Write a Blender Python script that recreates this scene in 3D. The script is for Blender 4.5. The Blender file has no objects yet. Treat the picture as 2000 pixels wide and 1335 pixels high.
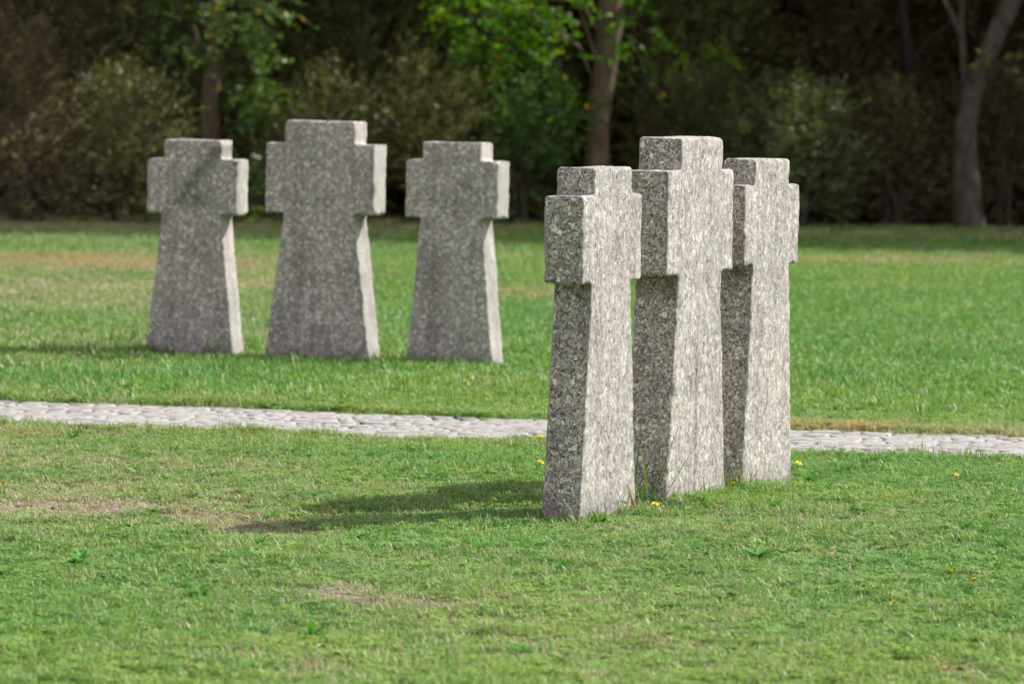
import bpy, bmesh, math, random
import numpy as np
from mathutils import Vector, Matrix, noise as mn

random.seed(7)
rng = np.random.default_rng(7)
R = math.radians
scene = bpy.context.scene
COL = scene.collection

# ------------------------------------------------------------------ camera
F = 9500.0                     # focal length in pixels of the 2000 px wide photograph
CAMH = 1.379
PITCH = math.atan((667.5 - 200.0) / F)
cam_d = bpy.data.cameras.new('camera')
cam = bpy.data.objects.new('camera', cam_d)
COL.objects.link(cam)
cam.location = (0, 0, CAMH)
ROLL = R(1.0)
cam.rotation_euler = (Matrix.Rotation(R(90) - PITCH, 3, 'X') @ Matrix.Rotation(ROLL, 3, 'Z')).to_euler()
cam_d.sensor_width = 36.0
cam_d.lens = F / 2000.0 * 36.0
cam_d.clip_end = 2000
cam_d.dof.use_dof = True
cam_d.dof.focus_distance = 16.5
cam_d.dof.aperture_fstop = 6.2
scene.camera = cam


def ray(u, v):
    c, s_ = math.cos(ROLL), math.sin(ROLL)
    u, v = u * c - v * s_, u * s_ + v * c
    return Vector((u, math.cos(PITCH) + v * math.sin(PITCH), -math.sin(PITCH) + v * math.cos(PITCH)))


def G(px, py, z=0.0):
    """ground point (height z) that the photograph shows at px, py"""
    u = (px - 1000.0) / F
    v = (667.5 - py) / F
    d = ray(u, v)
    t = (z - CAMH) / d.z
    return Vector((d.x * t, d.y * t, z))


def V(px, py, y):
    """point at distance y seen at px, py"""
    u = (px - 1000.0) / F
    v = (667.5 - py) / F
    d = ray(u, v)
    t = y / d.y
    return Vector((d.x * t, y, CAMH + d.z * t))


# ------------------------------------------------------------------ helpers
def tag(o, label=None, cat=None, group=None, kind=None):
    if label: o['label'] = label
    if cat: o['category'] = cat
    if group: o['group'] = group
    if kind: o['kind'] = kind
    return o


def link(name, me, mat=None, parent=None, smooth=True):
    o = bpy.data.objects.new(name, me)
    COL.objects.link(o)
    if mat: me.materials.append(mat)
    if parent: o.parent = parent
    if smooth and len(me.polygons):
        me.polygons.foreach_set('use_smooth', np.ones(len(me.polygons), dtype=bool))
    return o


def empty(name, loc=(0, 0, 0), rz=0):
    o = bpy.data.objects.new(name, None)
    o.empty_display_size = 0.1
    COL.objects.link(o)
    o.location = loc
    o.rotation_euler = (0, 0, rz)
    return o


def mesh_np(name, verts, faces, k, attrs=None):
    """mesh from numpy: verts (n,3), faces (m,k)"""
    me = bpy.data.meshes.new(name)
    verts = np.asarray(verts, np.float32)
    faces = np.asarray(faces, np.int32)
    me.vertices.add(len(verts))
    me.vertices.foreach_set('co', verts.ravel())
    me.loops.add(faces.size)
    me.loops.foreach_set('vertex_index', faces.ravel())
    me.polygons.add(len(faces))
    me.polygons.foreach_set('loop_start', np.arange(0, faces.size, k, dtype=np.int32))
    me.update(calc_edges=True)
    for n, a in (attrs or {}).items():
        at = me.attributes.new(n, 'FLOAT', 'POINT')
        at.data.foreach_set('value', np.asarray(a, np.float32))
    return me


def _hash(ix, iy, s):
    h = (ix.astype(np.int64) * 374761393 + iy.astype(np.int64) * 668265263 + s * 974634777) & 0xFFFFFFFF
    h = ((h ^ (h >> 13)) * 1274126177) & 0xFFFFFFFF
    h = h ^ (h >> 16)
    return (h & 0xFFFFFF) / float(0xFFFFFF)


def vnoise(x, y, scale, seed=0):
    x = np.asarray(x, float) / scale; y = np.asarray(y, float) / scale
    ix = np.floor(x); iy = np.floor(y)
    fx = x - ix; fy = y - iy
    fx = fx * fx * (3 - 2 * fx); fy = fy * fy * (3 - 2 * fy)
    a = _hash(ix, iy, seed); b = _hash(ix + 1, iy, seed)
    c = _hash(ix, iy + 1, seed); d = _hash(ix + 1, iy + 1, seed)
    return (a * (1 - fx) + b * fx) * (1 - fy) + (c * (1 - fx) + d * fx) * fy


def fnoise(x, y, scale, seed=0, oct=4):
    s = 0; amp = 1; tot = 0
    for o in range(oct):
        s = s + amp * vnoise(x, y, scale / 2 ** o, seed + 17 * o); tot += amp; amp *= 0.55
    return s / tot


# ------------------------------------------------------------------ materials
def new_mat(name):
    m = bpy.data.materials.new(name)
    m.use_nodes = True
    nt = m.node_tree
    nt.nodes.clear()
    out = nt.nodes.new('ShaderNodeOutputMaterial')
    return m, nt, out


def N(nt, typ, **kw):
    n = nt.nodes.new(typ)
    for k, v in kw.items():
        if k.startswith('in_'):
            key = k[3:]
            n.inputs[int(key) if key.isdigit() else key.replace('_', ' ')].default_value = v
        else:
            setattr(n, k, v)
    return n


def ramp(nt, stops, fac, interp='LINEAR'):
    r = nt.nodes.new('ShaderNodeValToRGB')
    r.color_ramp.interpolation = interp
    el = r.color_ramp.elements
    while len(el) < len(stops): el.new(0.5)
    for e, (p, c) in zip(el, stops):
        e.position = p
        e.color = (c[0], c[1], c[2], 1) if not isinstance(c, (int, float)) else (c, c, c, 1)
    nt.links.new(fac, r.inputs[0])
    return r.outputs[0]


def mix(nt, a, b, fac, mode='MIX'):
    m = nt.nodes.new('ShaderNodeMix'); m.data_type = 'RGBA'; m.blend_type = mode
    for val, idx in ((fac, 0), (a, 6), (b, 7)):
        if hasattr(val, 'node'): nt.links.new(val, m.inputs[idx])
        elif idx == 0: m.inputs[0].default_value = val
        else: m.inputs[idx].default_value = (*val, 1)
    return m.outputs[2]


def math_n(nt, op, a, b=0.0, clamp=False):
    m = nt.nodes.new('ShaderNodeMath'); m.operation = op; m.use_clamp = clamp
    for i, v in enumerate((a, b)):
        if hasattr(v, 'node'): nt.links.new(v, m.inputs[i])
        else: m.inputs[i].default_value = v
    return m.outputs[0]


def attr(nt, name, typ='GEOMETRY'):
    a = nt.nodes.new('ShaderNodeAttribute'); a.attribute_name = name; a.attribute_type = typ
    return a


def leaf_mat(name, stops, rough=0.45, transl=0.3, spec=0.4):
    m, nt, out = new_mat(name)
    a = attr(nt, 'tone')
    c = ramp(nt, stops, a.outputs['Fac'])
    p = N(nt, 'ShaderNodeBsdfPrincipled')
    p.inputs['Roughness'].default_value = rough
    p.inputs['Specular IOR Level'].default_value = spec
    nt.links.new(c, p.inputs['Base Color'])
    t = N(nt, 'ShaderNodeBsdfTranslucent')
    nt.links.new(mix(nt, c, (1.0, 1.0, 0.45), 1.0, 'MULTIPLY'), t.inputs['Color'])
    mx = N(nt, 'ShaderNodeMixShader', in_0=transl)
    nt.links.new(p.outputs[0], mx.inputs[1]); nt.links.new(t.outputs[0], mx.inputs[2])
    nt.links.new(mx.outputs[0], out.inputs[0])
    return m


def grass_mat():
    m, nt, out = new_mat('grass_blades')
    tone = attr(nt, 'tone').outputs['Fac']
    dry = attr(nt, 'dry', 'INSTANCER').outputs['Fac']
    hue = attr(nt, 'hue', 'INSTANCER').outputs['Fac']
    g_cool = ramp(nt, [(0, (0.065, 0.178, 0.033)), (0.6, (0.147, 0.374, 0.070)), (0.93, (0.282, 0.489, 0.153)), (1, (0.822, 0.677, 0.545))], tone)
    g_warm = ramp(nt, [(0, (0.136, 0.231, 0.029)), (0.6, (0.291, 0.461, 0.069)), (0.93, (0.417, 0.553, 0.147)), (1, (0.718, 0.684, 0.512))], tone)
    straw = ramp(nt, [(0, (0.22, 0.18, 0.09)), (0.5, (0.48, 0.42, 0.25)), (0.9, (0.66, 0.60, 0.40)), (1, (0.74, 0.69, 0.52))], tone)
    g = mix(nt, g_cool, g_warm, hue)
    # each blade turns to straw once the local dryness passes its own threshold
    thr = attr(nt, 'thr').outputs['Fac']
    f = math_n(nt, 'MULTIPLY', math_n(nt, 'SUBTRACT', dry, thr), 6.0, True)
    c = mix(nt, g, straw, f)
    # orange-brown withered strips
    rust = attr(nt, 'rust', 'INSTANCER').outputs['Fac']
    c = mix(nt, c, (0.56, 0.38, 0.13), math_n(nt, 'MULTIPLY', rust, math_n(nt, 'GREATER_THAN', thr, 0.25)))
    p = N(nt, 'ShaderNodeBsdfPrincipled')
    p.inputs['Roughness'].default_value = 0.5
    p.inputs['Specular IOR Level'].default_value = 0.35
    nt.links.new(c, p.inputs['Base Color'])
    t = N(nt, 'ShaderNodeBsdfTranslucent')
    nt.links.new(c, t.inputs['Color'])
    mx = N(nt, 'ShaderNodeMixShader', in_0=0.35)
    nt.links.new(p.outputs[0], mx.inputs[1]); nt.links.new(t.outputs[0], mx.inputs[2])
    nt.links.new(mx.outputs[0], out.inputs[0])
    return m


def ground_mat():
    m, nt, out = new_mat('lawn_soil')
    tc = N(nt, 'ShaderNodeTexCoord')
    n1 = N(nt, 'ShaderNodeTexNoise', in_Scale=30.0, in_Detail=6.0)
    n2 = N(nt, 'ShaderNodeTexNoise', in_Scale=160.0, in_Detail=3.0)
    for n in (n1, n2): nt.links.new(tc.outputs['Object'], n.inputs['Vector'])
    soil = ramp(nt, [(0.3, (0.11, 0.085, 0.055)), (0.55, (0.25, 0.205, 0.15)), (0.75, (0.36, 0.32, 0.25))], n1.outputs[0])
    green = ramp(nt, [(0.35, (0.025, 0.07, 0.014)), (0.65, (0.06, 0.14, 0.03))], n2.outputs[0])
    litter = ramp(nt, [(0.35, (0.02, 0.014, 0.01)), (0.65, (0.07, 0.048, 0.033))], n2.outputs[0])
    c = mix(nt, green, soil, attr(nt, 'bare').outputs['Fac'])
    c = mix(nt, c, litter, attr(nt, 'litter').outputs['Fac'])
    p = N(nt, 'ShaderNodeBsdfPrincipled'); p.inputs['Roughness'].default_value = 0.95
    nt.links.new(c, p.inputs['Base Color'])
    b = N(nt, 'ShaderNodeBump', in_Strength=0.8, in_Distance=0.01)
    nt.links.new(n2.outputs[0], b.inputs['Height']); nt.links.new(b.outputs[0], p.inputs['Normal'])
    nt.links.new(p.outputs[0], out.inputs[0])
    return m


def stone_mat():
    m, nt, out = new_mat('hammered_stone')
    tc = N(nt, 'ShaderNodeTexCoord')
    obj = tc.outputs['Object']
    # distort the coordinates a little so cells look broken, not round
    dn = N(nt, 'ShaderNodeTexNoise', in_Scale=75.0, in_Detail=4.0)
    nt.links.new(obj, dn.inputs['Vector'])
    vm = N(nt, 'ShaderNodeVectorMath', operation='SCALE'); vm.inputs['Scale'].default_value = 0.022
    nt.links.new(dn.outputs['Color'], vm.inputs[0])
    va = N(nt, 'ShaderNodeVectorMath', operation='ADD')
    nt.links.new(obj, va.inputs[0]); nt.links.new(vm.outputs[0], va.inputs[1])
    # per-object offset
    oi = N(nt, 'ShaderNodeObjectInfo')
    vo = N(nt, 'ShaderNodeVectorMath', operation='SCALE'); vo.inputs[0].default_value = (7.1, 3.7, 5.3)
    nt.links.new(oi.outputs['Random'], vo.inputs['Scale'])
    vb = N(nt, 'ShaderNodeVectorMath', operation='ADD')
    nt.links.new(va.outputs[0], vb.inputs[0]); nt.links.new(vo.outputs[0], vb.inputs[1])
    P = vb.outputs[0]
    vor = N(nt, 'ShaderNodeTexVoronoi', in_Scale=62.0); nt.links.new(P, vor.inputs['Vector'])
    vor.inputs['Randomness'].default_value = 1.0
    edge = N(nt, 'ShaderNodeTexVoronoi', feature='DISTANCE_TO_EDGE', in_Scale=62.0); nt.links.new(P, edge.inputs['Vector'])
    v2 = N(nt, 'ShaderNodeTexVoronoi', in_Scale=170.0); nt.links.new(P, v2.inputs['Vector'])
    # broken chips of every size in a dark, gritty matrix
    sep = N(nt, 'ShaderNodeSeparateColor'); nt.links.new(vor.outputs['Color'], sep.inputs[0])
    cell = ramp(nt, [(0, (0.225, 0.189, 0.185)), (0.3, (0.451, 0.393, 0.383)), (0.55, (0.647, 0.573, 0.562)), (0.75, (0.781, 0.647, 0.649)), (0.9, (0.992, 0.901, 0.856)), (1, (1.203, 1.120, 1.061))], sep.outputs[0])
    sep2 = N(nt, 'ShaderNodeSeparateColor'); nt.links.new(v2.outputs['Color'], sep2.inputs[0])
    grit = ramp(nt, [(0, (0.122, 0.103, 0.097)), (0.4, (0.396, 0.347, 0.328)), (0.8, (0.762, 0.678, 0.642)), (1, (1.190, 1.092, 1.030))], sep2.outputs[0])
    fine_n = N(nt, 'ShaderNodeTexNoise', in_Scale=130.0, in_Detail=5.0, in_Roughness=0.7); nt.links.new(P, fine_n.inputs['Vector'])
    ischip = ramp(nt, [(0.45, 0.0), (0.60, 0.9)], math_n(nt, 'ADD', math_n(nt, 'MULTIPLY', sep.outputs[1], 0.6), math_n(nt, 'MULTIPLY', fine_n.outputs[0], 0.45)))
    ef = ramp(nt, [(0.02, 0.0), (0.16, 1.0)], edge.outputs['Distance'])
    chipmask = math_n(nt, 'MULTIPLY', ischip, ef)
    face = mix(nt, grit, cell, chipmask)
    face = mix(nt, face, ramp(nt, [(0.36, 0.45), (0.5, 0.95), (0.66, 1.35)], fine_n.outputs[0]), 0.8, 'MULTIPLY')
    matrix = ramp(nt, [(0.0, 0.55), (0.08, 1.0)], edge.outputs['Distance'])
    face = mix(nt, face, matrix, ramp(nt, [(0.42, 0.1), (0.6, 0.9)], fine_n.outputs[0]), 'MULTIPLY')
    # hammered faces (the broad ones): pale, with upright pits whose shade is painted in dark
    mp = N(nt, 'ShaderNodeMapping'); mp.inputs['Scale'].default_value = (1.0, 1.0, 0.55)
    mp.inputs['Rotation'].default_value = (0, R(9), 0)
    nt.links.new(P, mp.inputs['Vector'])
    hn = N(nt, 'ShaderNodeTexNoise', in_Scale=210.0, in_Detail=4.0, in_Roughness=0.66); nt.links.new(mp.outputs[0], hn.inputs['Vector'])
    hm = N(nt, 'ShaderNodeTexNoise', in_Scale=60.0, in_Detail=3.0, in_Roughness=0.6); nt.links.new(mp.outputs[0], hm.inputs['Vector'])
    ham = ramp(nt, [(0.40, (0.172, 0.164, 0.149)), (0.45, (0.559, 0.567, 0.562)), (0.52, (0.771, 0.800, 0.807)), (0.7, (0.903, 0.943, 0.958))], hn.outputs[0])
    ham = mix(nt, mix(nt, ham, grit, 0.30), cell, 0.46)
    ham = mix(nt, ham, ramp(nt, [(0.33, (0.40, 0.37, 0.33)), (0.42, (0.95, 0.95, 0.95)), (0.66, (1.15, 1.14, 1.12))], hm.outputs[0]), 0.75, 'MULTIPLY')
    nz = N(nt, 'ShaderNodeSeparateXYZ'); nt.links.new(attr(nt, 'nrm').outputs['Vector'], nz.inputs[0])
    ny = attr(nt, 'broad').outputs['Fac']
    # sawn sides: far trio's sunlit brightness put into the colour, else speckled
    pale = mix(nt, (0.66, 0.64, 0.62), face, 0.30)
    side = mix(nt, face, pale, attr(nt, 'pale').outputs['Fac'])
    # speckle on the hammered faces that have weathered
    vs2 = N(nt, 'ShaderNodeTexVoronoi', in_Scale=66.0); nt.links.new(P, vs2.inputs['Vector'])
    sp2 = N(nt, 'ShaderNodeSeparateColor'); nt.links.new(vs2.outputs['Color'], sp2.inputs[0])
    coarse = ramp(nt, [(0.0, (0.338, 0.283, 0.292)), (0.45, (0.553, 0.466, 0.482)), (0.62, (0.707, 0.594, 0.615)), (0.80, (1.014, 0.863, 0.878)), (1.0, (1.506, 1.329, 1.332))], sp2.outputs[0])
    speck = mix(nt, mix(nt, ham, face, 0.5), coarse, 0.50)
    ham = mix(nt, ham, speck, attr(nt, 'pale').outputs['Fac'])
    base = mix(nt, side, ham, ny)
    # large-scale weathering
    wn = N(nt, 'ShaderNodeTexNoise', in_Scale=5.0, in_Detail=5.0, in_Roughness=0.6); nt.links.new(P, wn.inputs['Vector'])
    weather = ramp(nt, [(0.3, (0.74, 0.72, 0.72)), (0.5, (1, 1, 1)), (0.7, (1.05, 1.03, 0.99))], wn.outputs[0])
    base = mix(nt, base, weather, 1.0, 'MULTIPLY')
    # rain streaks run down from every ledge
    mp2 = N(nt, 'ShaderNodeMapping'); mp2.inputs['Scale'].default_value = (1.0, 1.0, 0.07); nt.links.new(obj, mp2.inputs['Vector'])
    rn = N(nt, 'ShaderNodeTexNoise', in_Scale=26.0, in_Detail=4.0, in_Roughness=0.6); nt.links.new(mp2.outputs[0], rn.inputs['Vector'])
    base = mix(nt, base, ramp(nt, [(0.35, (0.80, 0.78, 0.76)), (0.52, (1, 1, 1)), (0.7, (1.08, 1.07, 1.05))], rn.outputs[0]), 0.7, 'MULTIPLY')
    base = mix(nt, base, (0.15, 0.145, 0.07), math_n(nt, 'MULTIPLY', attr(nt, 'moss').outputs['Fac'], ramp(nt, [(0.35, 0.25), (0.6, 1.0)], hm.outputs[0])))
    base = mix(nt, base, (0.12, 0.112, 0.108), math_n(nt, 'MULTIPLY', attr(nt, 'stain_and_band').outputs['Fac'], ramp(nt, [(0.3, 0.3), (0.6, 1.0)], hm.outputs[0])))
    p = N(nt, 'ShaderNodeBsdfPrincipled'); p.inputs['Roughness'].default_value = 0.85
    p.inputs['Specular IOR Level'].default_value = 0.3
    nt.links.new(base, p.inputs['Base Color'])
    h_b = math_n(nt, 'ADD', math_n(nt, 'MULTIPLY', hn.outputs[0], 0.8), math_n(nt, 'MULTIPLY', hm.outputs[0], 0.9))
    h_s = math_n(nt, 'ADD', math_n(nt, 'MULTIPLY', matrix, 0.25), math_n(nt, 'MULTIPLY', hn.outputs[0], 0.35))
    hh = N(nt, 'ShaderNodeMix'); nt.links.new(ny, hh.inputs[0]); nt.links.new(h_s, hh.inputs[2]); nt.links.new(h_b, hh.inputs[3])
    b = N(nt, 'ShaderNodeBump', in_Strength=1.0, in_Distance=0.013)
    nt.links.new(hh.outputs[0], b.inputs['Height']); nt.links.new(b.outputs[0], p.inputs['Normal'])
    nt.links.new(p.outputs[0], out.inputs[0])
    return m


def simple_mat(name, stops, scale=20.0, rough=0.85, bump=0.0, bdist=0.01, stretch=(1, 1, 1), tone=None, detail=5.0):
    m, nt, out = new_mat(name)
    tc = N(nt, 'ShaderNodeTexCoord')
    mp = N(nt, 'ShaderNodeMapping'); mp.inputs['Scale'].default_value = stretch
    nt.links.new(tc.outputs['Object'], mp.inputs['Vector'])
    n1 = N(nt, 'ShaderNodeTexNoise', in_Scale=scale, in_Detail=detail, in_Roughness=0.6)
    nt.links.new(mp.outputs[0], n1.inputs['Vector'])
    c = ramp(nt, stops, n1.outputs[0])
    if tone:
        c = mix(nt, c, ramp(nt, tone, attr(nt, 'tone').outputs['Fac']), 1.0, 'MULTIPLY')
    p = N(nt, 'ShaderNodeBsdfPrincipled'); p.inputs['Roughness'].default_value = rough
    nt.links.new(c, p.inputs['Base Color'])
    if bump:
        b = N(nt, 'ShaderNodeBump', in_Strength=bump, in_Distance=bdist)
        nt.links.new(n1.outputs[0], b.inputs['Height']); nt.links.new(b.outputs[0], p.inputs['Normal'])
    nt.links.new(p.outputs[0], out.inputs[0])
    return m


M_GRASS = grass_mat()
M_GROUND = ground_mat()
M_STONE = stone_mat()
M_PATH = simple_mat('pale_setts', [(0.25, (0.233, 0.220, 0.211)), (0.5, (0.372, 0.358, 0.352)), (0.75, (0.489, 0.476, 0.472))], 30.0, 0.85, 0.35, 0.004,
                    tone=[(0.0, (0.20, 0.17, 0.12)), (0.12, (0.5, 0.47, 0.4)), (0.3, (0.86, 0.85, 0.84)), (1.0, (1.0, 1.0, 1.0))])
M_BARK_PALE = simple_mat('grey_bark', [(0.3, (0.05, 0.038, 0.03)), (0.55, (0.115, 0.095, 0.078)), (0.75, (0.20, 0.175, 0.15))], 9.0, 0.9, 0.7, 0.03, (1, 1, 0.55))
M_BARK_BROWN = simple_mat('brown_bark', [(0.3, (0.102, 0.067, 0.045)), (0.55, (0.221, 0.152, 0.105)), (0.75, (0.340, 0.256, 0.180))], 9.0, 0.9, 0.8, 0.03, (1, 1, 0.3))
M_BARK_DARK = simple_mat('dark_bark', [(0.3, (0.018, 0.013, 0.01)), (0.7, (0.055, 0.042, 0.034))], 9.0, 0.9, 0.6, 0.03, (1, 1, 0.3))
M_TWIG = simple_mat('brown_twigs', [(0.3, (0.05, 0.036, 0.026)), (0.7, (0.13, 0.10, 0.075))], 9.0, 0.85)

L_BRIGHT = leaf_mat('bright_green_leaves', [(0, (0.050, 0.147, 0.010)), (0.5, (0.125, 0.315, 0.020)), (0.9, (0.300, 0.473, 0.024)), (0.97, (0.688, 0.483, 0.024)), (1, (0.725, 0.336, 0.024))], 0.42, 0.45)
L_OLIVE = leaf_mat('olive_leaves', [(0, (0.123, 0.122, 0.045)), (0.5, (0.236, 0.240, 0.080)), (0.9, (0.409, 0.415, 0.144)), (1, (0.698, 0.655, 0.255))], 0.45, 0.25)
L_DARK = leaf_mat('dark_brown_green_leaves', [(0, (0.116, 0.085, 0.045)), (0.5, (0.206, 0.160, 0.079)), (0.9, (0.342, 0.284, 0.125)), (1, (0.631, 0.438, 0.209))], 0.5, 0.2)
L_WILLOW = leaf_mat('grey_green_leaves', [(0, (0.065, 0.082, 0.030)), (0.5, (0.139, 0.173, 0.062)), (0.9, (0.245, 0.293, 0.110)), (1, (0.343, 0.363, 0.162))], 0.5, 0.3)
L_GREEN = leaf_mat('mid_green_leaves', [(0, (0.060, 0.105, 0.028)), (0.5, (0.120, 0.225, 0.049)), (0.9, (0.240, 0.405, 0.084)), (1, (0.750, 0.540, 0.084))], 0.4, 0.35)
L_WOOD = leaf_mat('woodland_leaves', [(0, (0.120, 0.073, 0.037)), (0.6, (0.204, 0.137, 0.065)), (1, (0.316, 0.229, 0.092))], 0.6, 0.15, 0.2)
L_WEED = leaf_mat('weed_leaves', [(0, (0.055, 0.17, 0.03)), (0.5, (0.10, 0.29, 0.055)), (1, (0.20, 0.43, 0.12))], 0.65, 0.35, 0.2)
L_TALL = leaf_mat('long_grass_blades', [(0, (0.05, 0.14, 0.02)), (0.6, (0.13, 0.26, 0.05)), (0.85, (0.30, 0.32, 0.12)), (1, (0.42, 0.24, 0.08))], 0.45, 0.35)
M_PETAL = simple_mat('yellow_petals', [(0.3, (0.78, 0.62, 0.01)), (0.7, (0.88, 0.76, 0.02))], 300.0, 0.6)
M_STALK = simple_mat('green_stalk', [(0.3, (0.10, 0.16, 0.04)), (0.7, (0.2, 0.24, 0.08))], 100.0, 0.6)
M_DEADLEAF = simple_mat('withered_leaf', [(0.3, (0.192, 0.064, 0.025)), (0.5, (0.288, 0.128, 0.051)), (0.7, (0.384, 0.255, 0.128))], 60.0, 0.7)
M_PALELEAF = simple_mat('pale_withered_leaf', [(0.3, (0.40, 0.30, 0.20)), (0.7, (0.62, 0.50, 0.36))], 60.0, 0.7)

# ------------------------------------------------------------------ ground
# path frame
pf0, pf1 = G(0, 777), G(2000, 854)
pn0, pn1 = G(0, 828), G(2000, 904)
pt = (pf1 - pf0); pt.z = 0; pt.normalize()
pt2 = (pn1 - pn0).normalized()
pt = ((pt + pt2) / 2).normalized()
pn = Vector((pt.y, -pt.x, 0))             # points towards the camera
if pn.y > 0: pn = -pn
pmid_f = (pf0 + pf1) / 2; pmid_n = (pn0 + pn1) / 2
PO = Vector((pmid_f.x, pmid_f.y, 0))
PW = (pmid_n - pmid_f).dot(pn)


def path_coords(x, y):
    dx = x - PO.x; dy = y - PO.y
    s = dx * pt.x + dy * pt.y
    w = dx * pn.x + dy * pn.y            # 0 at the far edge, PW at the near edge
    wig = (vnoise(s, s * 0, 0.9, 51) - 0.5) * 0.13 + (vnoise(s, s * 0, 0.22, 52) - 0.5) * 0.10
    wig2 = (vnoise(s, s * 0, 0.7, 53) - 0.5) * 0.16 + (vnoise(s, s * 0, 0.2, 54) - 0.5) * 0.12
    return s, w - wig, (PW - w) + wig2   # along, distance inside from far edge, distance inside from near edge


HUMPS = [(G(380, 700).x, G(380, 700).y, .55, -.022), (G(1345, 985).x, G(1345, 985).y - .05, .22, .030), (G(1480, 965).x, G(1480, 965).y - .1, .22, .020)]


def height(x, y):
    x = np.asarray(x, float); y = np.asarray(y, float)
    h = (fnoise(x, y, 1.6, 3, 3) - 0.5) * 0.035 * np.where(np.abs(y - 24.5) < 2.4, .35, 1) + (fnoise(x, y, 0.35, 9, 2) - 0.5) * 0.014
    h = h + (fnoise(x, y, 9.0, 5, 2) - 0.5) * 0.10 * np.clip((y - 29) / 12, 0, 1)
    s, a, b = path_coords(x, y)
    for hx, hy, hr, hh in HUMPS:
        h = h + hh * np.exp(-((x - hx) ** 2 + (y - hy) ** 2) / hr ** 2)
    inside = np.clip(np.minimum(a, b) / 0.10 + 0.5, 0, 1)
    flat = np.clip(np.minimum(a, b) / 0.5 + 1.0, 0, 1)
    h = h * (1 - flat) + 0.004 * flat
    return h - inside * 0.045


def blob(x, y, px, py, sx, sy, zrot=0.0):
    """soft patch centred where the photograph shows px, py; sx, sy in photo pixels of the ground there"""
    c = G(px, py)
    wx = sx / F * c.y
    wy = abs(G(px, py - sy).y - G(px, py + sy).y) / 2
    return np.exp(-(((x - c.x) / wx) ** 2 + ((y - c.y) / wy) ** 2))


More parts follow.
